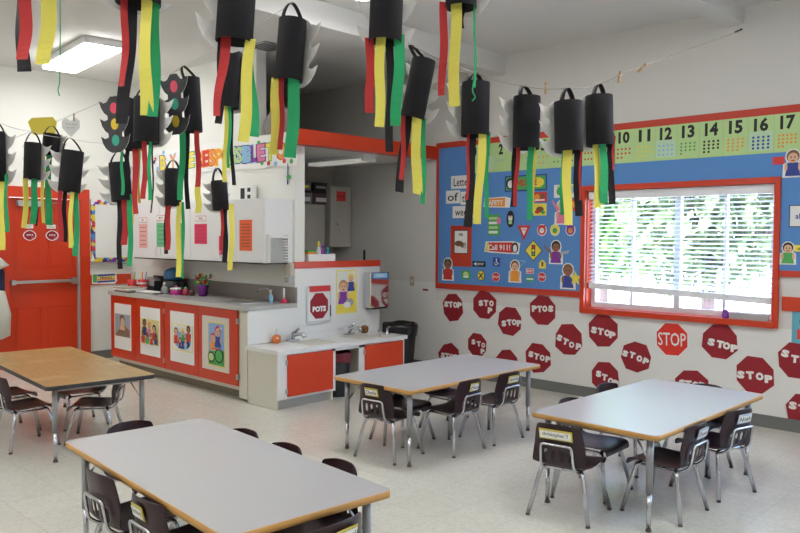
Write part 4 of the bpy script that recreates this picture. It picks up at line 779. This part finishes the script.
# on the partition cap
T = thing('supply_bin', 'clear white bin holding cleaning bottles on the orange cap', 'bin', (XW-.07, 4.86, 1.263))
MB().box((-.055, -.17, .0), (.055, .17, .004), WHITE).box((-.055, -.17, .004), (-.051, .17, .07), WHITE).box((.051, -.17, .004), (.055, .17, .07), WHITE).box((-.051, -.17, .004), (.051, -.166, .07), WHITE).box((-.051, .166, .004), (.051, .17, .07), WHITE).build('bin_body', T)
for k, (yy, h, M1, nm, lb) in enumerate(((-.11, .12, GREENP, 'wipe_box', 'green and orange box in the supply bin'), (.0, .19, YELP, 'spray_bottle', 'yellow topped bottle in the supply bin'), (.055, .17, PUR, 'spray_bottle', 'purple bottle in the supply bin'), (.12, .13, mat('teal_plastic', (.03, .35, .4), .3), 'spray_bottle', 'teal bottle at right end of the supply bin'))):
    b = MB()
    if k == 0: b.box((XW-.11, 4.86+yy-.05, 1.268), (XW-.04, 4.86+yy+.05, 1.268+.085), ORP).box((XW-.111, 4.86+yy-.051, 1.3535), (XW-.039, 4.86+yy+.051, 1.372), GREENP)
    else: b.lathe([(.024, 0), (.026, h*.5), (.012, h*.66), (.012, h*.72)], (WHITE if k == 1 else M1), (XW-.07, 4.86+yy, 1.268), 12).lathe([(.014, h*.72), (.016, h*.85), (.006, h)], M1, (XW-.07, 4.86+yy, 1.268), 12)
    tag(b.build(nm), lb, 'box' if k == 0 else 'bottle')
o = MB().lathe([(.012, 0), (.013, .09), (.006, .11)], BLACK, (XW-.07, 5.48, 1.2635), 10).build('marker'); tag(o, 'black marker standing on the right end of orange cap', 'marker')
# ------------------------------------------------------------------ alcove
T = thing('wall_cabinet', 'grey metal wall cabinet with red label in the alcove', 'cabinet', (-7.42, 6.22, 1.38))
AL = mat('grey_cabinet_metal', (.50, .48, .44), .4)
MB().box((0, -.17, 0), (.33, .17, .74), AL).build('carcass', T); D = bevel(MB().box((.331, -.168, .003), (.349, .168, .737), AL).build('door', T), .003); MB().ball((.355, -.05, .28), .018, STEEL).build('latch', D)
a = Art((.3495, .0, .62), (0, 1, 0), (0, 0, 1)); a.sheet(sq(1, .15, .12), REDP).text('FIRST AID', 0, 0, .02, BLACK, .01, w=.11); a.build('label', D)
T = thing('wall_cabinet', 'wide grey cabinet left of the labelled one in the alcove', 'cabinet', (-7.42, 5.66, 1.25)); MB().box((0, -.33, 0), (.30, .33, .64), AL).build('carcass', T); bevel(MB().box((.301, -.328, .003), (.317, .328, .637), AL).build('door', T), .003)
for k, (yy, M1, lb) in enumerate(((5.45, mat('dark_box_card', (.1, .08, .09), .7), 'dark box on the alcove shelf, left of the three'), (5.72, mat('grey_box_card', (.22, .2, .22), .7), 'grey banded box on the alcove shelf, middle of the three'), (5.97, mat('brown_box_card', (.14, .08, .08), .7), 'brown box on the alcove shelf, right of the three'))):
    T = thing('storage_box', lb, 'box', (-7.3, yy, 1.895)); MB().box((-.1, -.115, .0), (.15, .115, .13), M1).build('box_body', T); MB().box((.1505, -.08, .03), (.152, .08, .08), WHITEP).build('box_label', T); MB().box((-.105, -.12, .1305), (.155, .12, .16), BLACK).build('lid', T)
    T = thing('storage_box', lb.replace('shelf', 'stack top').replace('box', 'bin'), 'box', (-7.3, yy, 2.0565)); MB().box((-.1, -.1, .0), (.14, .1, .1), BLACK if k != 1 else M1).build('box_body', T); MB().box((.1405, -.07, .03), (.142, .07, .06), YELP if k == 1 else GREYP).build('box_label', T)
T = thing('tube_light', 'short fluorescent batten on the alcove ceiling', 'ceiling light', (-6.3, 5.56, 2.30))
EMA = mat('dim_diffuser', (.9, .88, .82), .5, emis=.12)
MB().box((-.5, -.09, .03), (.42, .09, .071), WHITE).build('housing', T); MB().rbox((-.49, -.08, .0), (.40, .08, .0295), .01, EMA, 0).build('diffuser', T); MB().box((.401, -.09, -.003), (.43, .09, .0295), WHITE).build('end_cap', T)
# ------------------------------------------------------------------ ceiling lights
EM = mat('lit_diffuser', (1, .995, .98), .5, emis=LIGHT_POWER/3.2)
def fixture(x, y, rot, label, L_=1.33, W_=.36):
    T = thing('ceiling_light', label, 'ceiling light', (x, y, ZC-.10), rot, 'fluorescent ceiling lights')
    bevel(MB().box((-L_/2, -W_/2, .03), (L_/2, W_/2, .0985), WHITE).build('housing', T), .008)
    MB().rbox((-L_/2+.01, -W_/2+.01, 0), (L_/2-.01, W_/2-.01, .0295), .01, EM, 0).build('diffuser', T)
fixture(-7.78, 3.33, math.radians(-5), 'lit fluorescent ceiling light near the orange door')
fixture(-3.62, 3.80, 0, 'lit fluorescent ceiling light at top centre behind a black lantern')
for k, (x, y) in enumerate(((-7.0, -.8), (-3.8, .2), (-.6, 3.6), (-.6, .2), (1.9, 2.0), (-4.0, -1.9))):  # unseen fixtures, added to light the closed room evenly
    fixture(x, y, 0, ('added unseen ceiling light behind the camera towards the door wall', 'added unseen ceiling light overhead left of the camera', 'added unseen ceiling light over the right table', 'added unseen ceiling light overhead at the camera', 'added unseen ceiling light far right of the camera', 'added unseen ceiling light at the rear of the room')[k])
T = thing('air_vent', 'dark square vent in the ceiling above the loft', 'vent', (onz(268, 46, ZC).x, onz(268, 46, ZC).y, ZC-.012)); MB().box((-.15, -.15, 0), (.15, .15, .0115), GREYP).build('frame', T)
for k in range(6): MB().box((-.13, -.12+.04*k, -.004), (.13, -.105+.04*k, -.0005), BLACK).build('louvre', T)
# ------------------------------------------------------------------ tables
def table(x, y, L_, W_, rot, label, top=TABLET, edge=TEDGE, h=.52, r=.035, LEG=GREYLEG):
    T = thing('classroom_table', label, 'table', (x, y, 0), rot)
    def outline(e):
        pts = []
        for cx, cy, t0 in ((L_/2-r, W_/2-r, 0), (-L_/2+r, W_/2-r, 90), (-L_/2+r, -W_/2+r, 180), (L_/2-r, -W_/2+r, 270)):
            for i in range(7):
                t = math.radians(t0+15*i); pts.append((cx+(r+e)*math.cos(t), cy+(r+e)*math.sin(t)))
        return pts
    MB().prism(outline(-.003), h-.025, h, top, smooth=False).build('table_top', T)
    o1, o2 = outline(0), outline(-.0028); b = MB(); n = len(o1)
    vs = [(x_, y_, z_) for pts, z_ in ((o1, h-.027), (o1, h-.0015), (o2, h-.0003), (o2, h-.027)) for x_, y_ in pts]
    b.add(vs, [(k*n+i, k*n+(i+1) % n, ((k+1) % 4)*n+(i+1) % n, ((k+1) % 4)*n+i) for k in range(4) for i in range(n)], edge, True).build('edge_band', T)
    b = MB()
    for sy in (-1, 1): b.box((-L_/2+.12, sy*(W_/2-.1)-.012, h-.06), (L_/2-.12, sy*(W_/2-.1)+.012, h-.031), LEG)
    for sx in (-1, 1): b.box((sx*(L_/2-.13)-.012, -W_/2+.088, h-.06), (sx*(L_/2-.13)+.012, W_/2-.088, h-.031), LEG)
    b.build('apron_rail', T)
    for sx in (-1, 1):
        for sy in (-1, 1):
            px, py = sx*(L_/2-.075), sy*(W_/2-.075)
            lg = MB().lathe([(.018, .20), (.018, h-.031)], LEG, (px, py, 0), 14).lathe([(.0125, .018), (.0125, .1995)], CHROME, (px, py, 0), 12).build('leg', T)
            MB().lathe([(.014, .0005), (.016, .004), (.014, .015), (.012, .0175)], RUBBER, (px, py, 0), 12).build('foot', lg)
            MB().tube([(px-sx*.01, py-sy*.012, h-.16), (px-sx*.11, py-sy*.05, h-.045)], .005, CHROME, 6).build('brace', lg)
    return T
T2 = table(-3.715, 4.27, .76, 1.49, 0, 'grey topped table in middle of room beside the white sink counter')
T3 = table(-2.085, 4.335, .76, 1.49, 0, 'grey topped table nearest the window wall, shining with daylight')
T1 = table(-2.868, 1.784, 1.56, .73, math.radians(-4), 'grey topped table at front of picture with maple edge')
T4 = table(-5.925, 2.36, 1.8, .74, math.radians(-4.3), 'worn brown wood topped table with black edge near the orange door', WOOD, BLACKE, r=.03)
# ------------------------------------------------------------------ chairs
def chair_proto():
    T = thing('child_chair', 'x', 'chair')
    prof = [(.158, .258, .90), (.158, .276, .95), (.145, .292, 1.0), (.06, .288, 1.03), (-.04, .281, 1.04), (-.105, .280, 1.02), (-.142, .288, .98), (-.155, .300, .96), (-.160, .318, .95), (-.167, .350, .94), (-.173, .382, .92), (-.178, .405, .90), (-.193, .475, .84), (-.199, .512, .77), (-.200, .526, .66)]
    us = [-1, -.93, -.72, -.52, -.40, -.22, -.10, .10, .22, .40, .52, .72, .93, 1]
    hw = .158; vs = []; th = .006
    for j, (y, z, k) in enumerate(prof):
        back = max(0, min(1, (z-.29)/.12)) if j > 5 else 0
        for u in us:
            cu = abs(u)**3
            dy = .035*cu*back; dz = (.014*cu*(1-back) if j > 1 else 0)-(.012*cu if j == len(prof)-1 else 0)
            vs.append((u*hw*k, y+dy, z+dz))
    n = len(us); fs = []
    for j in range(len(prof)-1):
        for i in range(n-1):
            if 8 <= j <= 9 and i in (3, 5, 7, 9): continue
            fs.append((j*n+i, j*n+i+1, (j+1)*n+i+1, (j+1)*n+i))
    b = MB().add(vs, fs, MAROON, True); sh = b.build('seat_shell', T)
    s = sh.modifiers.new('thick', 'SOLIDIFY'); s.thickness = th; s.offset = 0
    s = sh.modifiers.new('smooth', 'SUBSURF'); s.levels = 1; s.render_levels = 2
    for sx in (-1, 1):
        for sy in (-1, 1):
            # leg tube with a run under the seat
            P = [(sx*.168, sy*.165, .014), (sx*.118, sy*.115-(.0 if sy > 0 else .0), .255), (sx*.10, sy*.10, .268), (sx*.0, sy*.10, .268)]
            lg = MB().tube(smooth_path(P,   .05, 5), .0118, CHROME, 10).build('leg', T)
            MB().lathe([(.0115, .0005), (.0125, .003), (.012, .010), (.0105, .0125)], RUBBER, (sx*.169, sy*.166, 0), 10).build('foot_cap', lg)
    P = [(-.095, .10, .262), (-.095, -.13, .262), (-.092, -.178, .30), (-.085, -.197, .415), (.085, -.197, .415), (.092, -.178, .30), (.095, -.13, .262), (.095, .10, .262)]
    MB().tube(smooth_path(P, .022, 5), .0075, CHROME, 9).build('back_frame', T)
    return T
def children_of(o): return [c for c in bpy.data.objects if c.parent == o]
def copy_tree(o, par=None):
    c = o.copy(); C.objects.link(c); c.parent = par
    for k in children_of(o): copy_tree(k, c)
    return c
PROTO = chair_proto(); used = [False]
TAGY = mat('yellow_dotted_card', (.78, .62, .06), .6); TAGP = mat('pale_lilac_card', (.62, .68, .78), .5)
def chair(x, y, deg, label, group, name=None, tagm=None, wide=.15, last=False, hz=1):
    T = copy_tree(PROTO) if not last else PROTO
    T.scale = (1, 1, hz); T.location = (x, y, 0); T.rotation_euler = (0, 0, math.radians(deg-90)); T['label'] = label; T['category'] = 'chair'; T['group'] = group
    if name is not None:
        # card stuck on the rear of the backrest
        up = Vector((0, -.20-.186, .505-.445)); 
        a = Art((0, -.2015, .470), (1, 0, 0), Vector((0, -.015, .06)), None)
        a.N = Vector((0, -1, -.25)).normalized()
        a.sheet([(-wide/2, -.029), (wide/2, -.029), (wide/2, .029), (-wide/2, .029)], tagm or TAGY, .001, z0=.001)
        rnd = random.Random(len(label))
        for k in range(16): a.ell(-wide/2+.006+(wide-.012)*k/15, .0235*(1 if k % 2 else -1), .003, .003, BLACK if tagm is None else SKY1, 6)
        a.rect(0, 0, wide*.92, .040, WHITEP); a.text(name, 0, 0, .027, BLACK, .01, w=wide*.8); a.build('name_card', T)
    return T
g2, g3, g1, g4 = 'chairs around the middle table', 'chairs around the window side table', 'chairs around the front table', 'chairs around the wooden table'
chair(-3.69, 3.695, 98, 'maroon chair at near end of middle table with yellow name card', g2, 'Charlie', None, .11)
chair(-3.50, 4.13, 180, 'maroon chair on right side of middle table, nearer one with a short name card', g2, 'Elias', TAGY, .09)
chair(-3.485, 4.575, 178, 'maroon chair on right side of middle table, farther one next to table far leg', g2, 'Jacob', TAGY, .12)
chair(-3.92, 4.06, 0, 'dark chair pushed under left side of middle table, nearer one', g2, hz=.925)
chair(-3.90, 4.58, 0, 'dark chair pushed under left side of middle table, farther one', g2, hz=.925)
chair(-2.22, 3.62, 100, 'maroon chair at near end of the window side table with a wide yellow name card', g3, 'christopher T', TAGY, .185)
chair(-1.86, 4.02, 180, 'maroon chair on right side of window side table, nearer one with white card', g3, 'Daniel', TAGP, .12)
chair(-1.82, 4.57, 166, 'maroon chair on right side of window side table, farther one angled outward', g3, 'Noah', TAGP, .12)
chair(-2.32, 4.04, 3, 'dark chair at left side of window side table, back peeping over near corner', g3)
chair(-2.40, 4.63, -4, 'dark chair left of window side table, its back before a stop sign', g3)
chair(-2.08, 4.93, 268, 'dark chair at far end of the window side table, only its top showing', g3)
chair(-3.10, 1.56, 90, 'maroon chair at near side of front table, leftmost, plain rounded back', g1)
chair(-2.66, 1.545, 88, 'maroon chair at near side of front table, second one, with yellow name card', g1, 'Anthony', TAGY, .09)
chair(-2.15, 1.72, 186, 'maroon chair at right end of front table with name card partly cut off', g1, 'Luci', TAGY, .11)
chair(-3.61, 1.86, 0, 'maroon chair at left end of front table, top of its back showing', g1)
chair(-3.22, 2.025, 268, 'chair at far side of front table, leftmost dark back edge', g1)
chair(-2.86, 2.01, 268, 'chair at far side of front table, middle dark back edge', g1)
chair(-2.49, 2.01, 266, 'chair at far side of front table, rightmost dark back edge', g1)
chair(-5.70, 2.02, 92, 'maroon chair at near side of wooden table, nearest the front leg', g4)
chair(-6.22, 2.08, 94, 'maroon chair at near side of wooden table, farther left one', g4)
chair(-5.52, 2.45, 233, 'dark chair with slotted back tucked under right end of wooden table', g4, hz=.925)
chair(-6.05, 2.56, 265, 'dark chair tucked under far side of wooden table', g4, hz=.925, last=True)
# ------------------------------------------------------------------ hanging paper traffic lights
LG = 'hanging black paper traffic lights'
def ribbon(T, P0, P1, wd, M, side, name='streamer', seed=0, tw=0):
    rnd = random.Random(seed); n = 14; b = MB(); R = []; ph = rnd.uniform(0, 6.28)
    cdir = Vector((side.y, -side.x, 0))
    for i in range(n+1):
        t = i/n; p = P0.lerp(P1, t); a_ = .35*math.sin(t*2.2+ph)+tw*t*3
        s = side*math.cos(a_)+cdir*math.sin(a_); p = p+cdir*.012*math.sin(t*4+ph)*t+side*.004*math.sin(t*7+ph)
        k = (cdir*math.cos(a_)-side*math.sin(a_))*.0014
        R.append([p-s*wd/2, p+s*wd/2, p+s*wd/2+k, p-s*wd/2+k])
    b.rings(R, M, smooth=False); b.build(name, T, world=True)
CN = {'r': RED, 'y': YEL, 'g': GRN, 'k': BLACKP}; CW = {'r': 'red', 'y': 'yellow', 'g': 'green', 'k': 'black'}
HOOKS = {}
def lantern(key, d, xt, yt, xb, yb, w, panel, label, strs, handle=True, hook=None):
    A_, B_ = atd(xt, yt, d), atd(xb, yb, d); T = thing('paper_traffic_light', label, 'paper lantern', tuple(B_), 0, LG)
    ax = (A_-B_).normalized(); side = (RT-ax*RT.dot(ax)).normalized(); fw = ax.cross(side).normalized(); r = w/FPX*d/2   # fw points away from or to the camera
    if fw.dot(_f) < 0: fw = -fw
    n = 24
    def ring(c, rr): return [c+side*rr*math.cos(2*PI*i/n)+fw*rr*math.sin(2*PI*i/n) for i in range(n)]
    MB().rings([ring(A_, r), ring(B_, r), ring(B_, r*.97), ring(A_, r*.97), ring(A_, r)], BLACKP, cap=False).build('paper_tube', T, world=True)
    ht = (A_-B_).length
    hk = A_+ax*ht*.26
    if hook: hk = atd(hook[0], hook[1], d)
    HOOKS[key] = hk
    if handle:
        R = []; wv = .013; hd = side*.64+fw*.77; hw_ = side*.77-fw*.64
        for i in range(13):
            t = PI*i/12; c = A_-ax*.012+hd*r*.95*math.cos(t)*(1-.35*math.sin(t))+(hk-A_+ax*.012)*math.sin(t)**.9
            q = [c-hw_*wv, c+hw_*wv, c+hw_*wv+hd*.0015, c-hw_*wv+hd*.0015]; R.append(q)
        MB().rings(R, BLACKP).build('handle', T, world=True)
    # face panel: board with three pairs of visors, dark outside and pale inside
    for az, k in panel:
        sh = 1.5*r if abs(az) < 90 else 0
        a_ = math.radians(az)      # 0 towards camera, 90 image right, 180 away
        nrm = (-fw*math.cos(a_)+side*math.sin(a_)).normalized(); tang = nrm.cross(ax).normalized()
        c = (A_+B_)/2+nrm*(r+.002)-side*sh; hh = ht*.55; wb_ = r*.86
        pts = [(-wb_*.7, -hh), (wb_*.7, -hh)]
        def wings(s):
            o = []
            for q in range(3):
                z0 = -hh+.04*hh+q*hh*.64; o += [(s*wb_, z0), (s*wb_*1.45, z0+hh*.10), (s*wb_*1.85, z0+hh*.28), (s*wb_*2.15, z0+hh*.56), (s*wb_*1.5, z0+hh*.46), (s*wb_, z0+hh*.5)]
            return o
        right = wings(1); left = wings(-1)[::-1]
        out = [(-wb_*.6, -hh*1.02), (wb_*.6, -hh*1.02)]+right+[(wb_*.5, hh*1.0), (-wb_*.5, hh*1.0)]+left
        def W3(u, v_, o_): 
            return c+tang*u+ax*v_+nrm*o_
        b = MB(); nn = len(out)
        # fan by strips: centre spine
        def face(off, M, flip):
            vs = [W3(u, v_, off) for u, v_ in out]
            f = tuple(range(nn)); b.add(vs, [f[::-1] if flip else f], M)
        face(.003, CHALK, True); face(0, BACKP, False)
        b.add([W3(u, v_, .003) for u, v_ in out]+[W3(u, v_, 0) for u, v_ in out], [(i, (i+1) % nn, nn+(i+1) % nn, nn+i) for i in range(nn)], BACKP)
        b.build('light_face', T, world=True)
        if k > 1.5 or az < 90 and az > -90:
            for q, M in ((.58, DOTR), (0, DOTG if key == 'T2' else DOTY), (-.58, DOTY if key == 'T2' else DOTG)):
                b = MB(); b.add([W3(0, q*hh, .0036)+tang*wb_*.55*math.cos(t)+ax*hh*.2*math.sin(t)+nrm*.0006 for t in [2*PI*i/16 for i in range(16)]], [tuple(range(16))[::-1]], M); b.build('light_disc', T, world=True)
    for i, s in enumerate(strs):
        c, x0, y0, x1, y1, ww = s[:6]; tw = s[6] if len(s) > 6 else 0
        dd = d+(.02 if c == 'k' else -.01*(i % 3))
        ribbon(T, atd(x0, y0-6, dd), atd(x1, y1, dd), ww/FPX*d, CN[c], side, seed=i*7+int(xt), tw=tw)
    return T
far_l, far_r = 180+50, 180-50      # azimuth: 230 sticks out at image left, 130 at image right
D = {}
lantern('A0', 3.0, 28, -60, 28, -14, 44, [(200, 1)], 'paper traffic light above top left corner, only long streamers showing', [('k', 23, -10, 22, 71, 15), ('r', 26, -10, 24, 60, 12, .1), ('y', 50, -10, 45, 65, 14)])
lantern('A1', 2.9, 140, -50, 138, 4, 44, [(215, 1)], 'paper traffic light at top edge above the two dark faces, very long streamers', [('k', 132, 6, 123, 124, 13), ('r', 125, 4, 124, 87, 7, .2), ('y', 146, 3, 145, 115, 13), ('g', 155, 8, 154, 117, 10)])
lantern('A2', 2.8, 240, -48, 234, 42, 37, [(222, 1)], 'large paper traffic light at top edge left of centre, pale wings at its left', [('r', 227, 36, 217, 116, 10, .1), ('k', 222, 42, 219, 124, 7), ('y', 250, 45, 243, 142, 11), ('g', 248, 48, 255, 137, 9)])
lantern('A3', 3.2, 388, -34, 385, 42, 33, [(180, 1)], 'paper traffic light at top centre with pale wings on both sides', [('r', 370, 44, 370, 113, 9), ('y', 381, 36, 379, 127, 10), ('k', 390, 46, 390, 152, 8), ('g', 400, 40, 396, 126, 11)])
lantern('A4', 3.3, 461, -70, 461, 8, 31, [(150, 1)], 'paper traffic light at top edge, right of centre, seen only from below', [('r', 444, 8, 442, 96, 8, .2), ('y', 456, 2, 454, 106, 11), ('k', 463, 8, 462, 28, 4), ('g', 475, 10, 475, 88, 2)])
lantern('B1', 3.7, 293, 20, 288, 81, 28, [(138, 1)], 'paper traffic light with looped handle and pale wings at right, over the dark loft', [('y', 276, 84, 274, 155, 9), ('r', 282, 84, 281, 150, 5), ('g', 295, 82, 291, 158, 12)], hook=(292, 3))
lantern('B2', 3.9, 424, 60, 412, 119, 24, [(165, 1)], 'tilted paper traffic light hanging just right of the centre top one', [('r', 404, 116, 402, 180, 5), ('k', 408, 116, 399, 192, 9), ('y', 416, 118, 417, 194, 10), ('g', 424, 124, 423, 204, 5)], hook=(411, 45))
lantern('C1', 3.85, 476, 83, 475, 136, 28, [(214, 1)], 'paper traffic light left of the number card 2, pale wings at left', [('r', 469, 134, 467, 200, 3), ('k', 473, 136, 468, 227, 9), ('y', 483, 134, 477, 224, 8), ('g', 488, 138, 486, 218, 4)], hook=(475, 73))
lantern('C2', 3.95, 527, 97, 526, 149, 27, [(216, 1)], 'paper traffic light second along the window wall string, left of number 5', [('r', 518, 150, 515, 206, 4), ('k', 516, 150, 513, 207, 6), ('g', 531, 150, 529, 220, 6), ('y', 534, 150, 533, 213, 3)], hook=(524, 86))
lantern('C3', 3.7, 568, 102, 569, 152, 28, [(214, 1)], 'paper traffic light third along the window wall string, above window left corner', [('g', 563, 152, 562, 215, 4), ('y', 567, 152, 568, 225, 9), ('r', 581, 150, 580, 200, 2), ('k', 577, 148, 579, 216, 8)], hook=(567, 88))
lantern('C4', 3.98, 599, 96, 600, 146, 27, [(214, 1)], 'paper traffic light rightmost on the string, just before number 10', [('y', 596, 144, 598, 208, 7), ('g', 603, 142, 604, 203, 8), ('r', 614, 142, 613, 170, 2), ('k', 610, 140, 612, 204, 7)], hook=(599, 84))
lantern('D1', 4.45, 231, 52, 228, 108, 21, [(135, 1)], 'narrow paper traffic light with white wings at right, behind the large top one', [('y', 227, 108, 225, 182, 5), ('g', 230, 108, 229, 168, 3), ('k', 231, 110, 233, 185, 4)], hook=(230, 42))
lantern('T2', 4.6, 191, 78, 194, 132, 17, [(-14, 2)], 'paper traffic light whose dark face shows pink, teal and yellow lights', [('g', 183, 132, 181, 200, 6), ('k', 187, 134, 187, 209, 5), ('r', 197, 126, 198, 187, 5), ('y', 198, 188, 198, 213, 6)], hook=(183, 66))
lantern('T1', 4.8, 131, 100, 134, 150, 17, [(-10, 2)], 'paper traffic light whose dark face shows pink, yellow and green lights', [('g', 122, 152, 122, 195, 3), ('k', 128, 150, 127, 175, 5), ('r', 135, 146, 136, 214, 6), ('y', 139, 146, 139, 203, 3)], hook=(120, 94))
lantern('D2', 4.4, 147, 98, 146, 143, 25, [(150, 1)], 'wide dark paper traffic light behind the yellow and green streamers at left', [('r', 145, 144, 144, 199, 5), ('g', 150, 144, 149, 200, 4), ('k', 153, 144, 152, 213, 1.5)], hook=(147, 86))
lantern('E1', 5.2, 119, 163, 122, 201, 20, [(216, 1)], 'dark paper traffic light above the message board, tilted slightly', [('k', 120, 201, 120, 269, 6), ('r', 125, 201, 125, 245, 6), ('g', 130, 200, 130, 266, 5), ('y', 132, 200, 132, 246, 3)], hook=(119, 151))
lantern('E2', 5.3, 173, 169, 173, 206, 16, [(218, 1)], 'small paper traffic light in front of the banner left end', [('r', 169, 207, 167, 250, 5), ('k', 167, 207, 165, 254, 4), ('y', 179, 208, 178, 277, 5), ('g', 183, 208, 183, 278, 3)], hook=(173, 160))
lantern('E3', 5.4, 219, 181, 221, 210, 16, [(214, 1)], 'small tilted paper traffic light in front of the cabinet notices', [('r', 222, 211, 222, 250, 3), ('k', 225, 210, 225, 262, 5), ('y', 232, 210, 231, 270, 5)], hook=(217, 168))
lantern('F0', 5.4, -4, 132, -3, 182, 17, [(180, 1)], 'dark paper traffic light cut off by the left picture edge', [('y', 2, 182, 1, 250, 6), ('g', 6, 180, 6, 232, 4)], hook=(-4, 122))
lantern('F1', 6.0, 33, 143, 32, 179, 16, [(180, 1)], 'black paper traffic light left of the pair over the door', [('y', 26, 179, 25, 228, 5), ('g', 35, 179, 33, 224, 6), ('k', 37, 179, 36, 226, 2)], hook=(33, 132))
lantern('F2', 6.2, 52, 134, 50, 156, 16, [(140, 1)], 'black paper traffic light between two others over the door, pale wings right', [('y', 43, 156, 43, 223, 4), ('g', 49, 156, 48, 225, 7)], hook=(52, 126))
lantern('F3', 5.4, 73, 151, 69, 192, 21, [(216, 1)], 'tilted black paper traffic light in front of the door frame right side', [('r', 60, 192, 60, 242, 5), ('k', 65, 194, 64, 242, 5), ('y', 72, 193, 70, 248, 5), ('g', 76, 193, 76, 256, 5)], hook=(70, 138))
# ------------------------------------------------------------------ strings and pegs
def cord(pts, label, r=.0022, M=CORD):
    b = MB(); b.tube(pts, r, M, 5); o = b.build('hanging_string'); tag(o, label, 'string')
def sag(a, b, s, n=8): return [a.lerp(b, i/n)+Vector((0, 0, -s*4*(i/n)*(1-i/n))) for i in range(n)]
K = HOOKS
wa = ony(739, 31, YW-.004)
P = sag(Vector(onz(355, -60, ZC-.2)), atd(402, 37, 3.7), .0)+sag(atd(402, 37, 3.7), K['B2'], 0)+sag(K['B2'], K['C1'], .01)+sag(K['C1'], K['C2'], .01)+sag(K['C2'], K['C3'], .01)+sag(K['C3'], K['C4'], .01)+sag(K['C4'], atd(620, 74, 3.9), .005)+sag(atd(620, 74, 3.9), wa, .0)+[wa]
cord(P, 'thin tan string running from ceiling to the window wall top', .0022, mat('tan_twine', (.4, .36, .3), .8))
wl = onx(-8, 147, XD+.005)
P = sag(onz(330, -60, ZC-.3), K['B1'], 0)+sag(K['B1'], atd(250, 29, 4.3), 0)+sag(atd(250, 29, 4.3), K['D1'], 0)+sag(K['D1'], atd(200, 57, 4.5), 0)+sag(atd(200, 57, 4.5), K['T2'], .0)+sag(K['T2'], K['D2'], .005)+sag(K['D2'], K['T1'], .005)+sag(K['T1'], atd(60, 120, 6.2), 0)+sag(atd(60, 120, 6.2), wl, 0)+[wl]
cord(P, 'pale string climbing from left wall past the two face lanterns to the top')
P = [onx(-10, 120, XD+.005)]+sag(atd(0, 123, 6.6), K['F1'], .01)+sag(K['F1'], K['F3'], .01)+sag(K['F3'], atd(105, 143, 5.4), .01)+sag(atd(105, 143, 5.4), K['E1'], .01)+sag(K['E1'], K['E2'], .02)+sag(K['E2'], K['E3'], .02)+sag(K['E3'], ony(274, 172, YB-.004), .02)+[ony(274, 172, YB-.004)]
cord(P, 'slack lower string from left wall to the wall above the cabinets')
P = [onx(-60, 60, XD+.005)]+sag(K['A0'], K['A1'], .02)+sag(K['A1'], K['A2'], .02)+sag(K['A2'], K['A3'], .02)+sag(K['A3'], K['A4'], .02)+[K['A4'], Vector((-.4, YW-.004, 2.9))]
cord(P, 'highest string above the picture top carrying the nearest lanterns')
def peg(p, ang, label, M=None):
    b = MB(); X = Matrix.Translation(p) @ Matrix.Rotation(ang, 4, 'Y')
    M = M or mat('wooden_peg', (.45, .3, .16), .7); b.box((-.006, -.004, -.03), (-.0008, .004, .03), M, X).box((.0008, -.004, -.03), (.006, .004, .03), M, X).box((-.007, -.005, .005), (.007, .005, .009), STEEL, X); o = b.build('clothes_peg'); tag(o, label, 'peg', 'clothes pegs on the strings')
peg(atd(546, 88, 3.85), 0, 'wooden peg on string between second and third window side lanterns')
peg(atd(619.5, 77, 3.9), .2, 'wooden peg on string just right of the last lantern')
peg(atd(642, 68, 4.05), .9, 'wooden peg farther up the string toward the wall corner')
peg(wa+Vector((.0, -.012, 0)), 1.3, 'dark peg where the string meets the window wall', BLACK)
peg(atd(74, 117, 6.0), 0, 'wooden peg holding the heart shaped note', None)
# yellow sheet and heart note
Fw = Vector((_f.x, _f.y, 0)).normalized()
q = atd(43, 127, 6.3); a = Art(q, RT, (0, 0, 1)); s = 1/FPX*6.3; a.sheet([(-15*s, 5*s), (-11*s, 9*s), (10*s, 10*s), (14*s, 5*s), (12*s, -7*s), (-10*s, -8*s)], YELP, .003); tg(a, 'yellow_sheet', 'plain yellow paper sheet hanging behind lanterns over the door', 'paper')
q = atd(71, 127, 6.05); a = Art(q, RT, (0, 0, 1)); s = 1/FPX*6.05; a.sheet([(0, -10*s), (9*s, -1*s), (9*s, 6*s), (5*s, 9*s), (0, 6*s), (-5*s, 9*s), (-9*s, 6*s), (-9*s, -1*s)], WHITEP, .002).text('You are', 0, 3*s, 2.4*s, GREYP, .0).text('my star', 0, -1*s, 2.4*s, GREYP, 0); tg(a, 'heart_note', 'white heart shaped note pegged on the string over the door', 'note')
# thin green dangling ribbon at upper left and on centre right lantern
b = MB().tube([atd(60, 0, 4.2), atd(60.3, 40, 4.2), atd(59.5, 84, 4.2), atd(58, 90, 4.2), atd(59.5, 96, 4.2)], .003, GRN, 5); tag(b.build('green_thread'), 'thin green ribbon dangling below ceiling light at left', 'ribbon')
b = MB(); b.tube(smooth_path([atd(475, -10, 3.5), atd(475, 72, 3.5), atd(472, 92, 3.5), atd(476, 97, 3.5), atd(472, 101, 3.5)], .02), .003, GRN, 5); tag(b.build('green_thread'), 'thin green ribbon dangling in front of a lantern right of centre', 'ribbon')
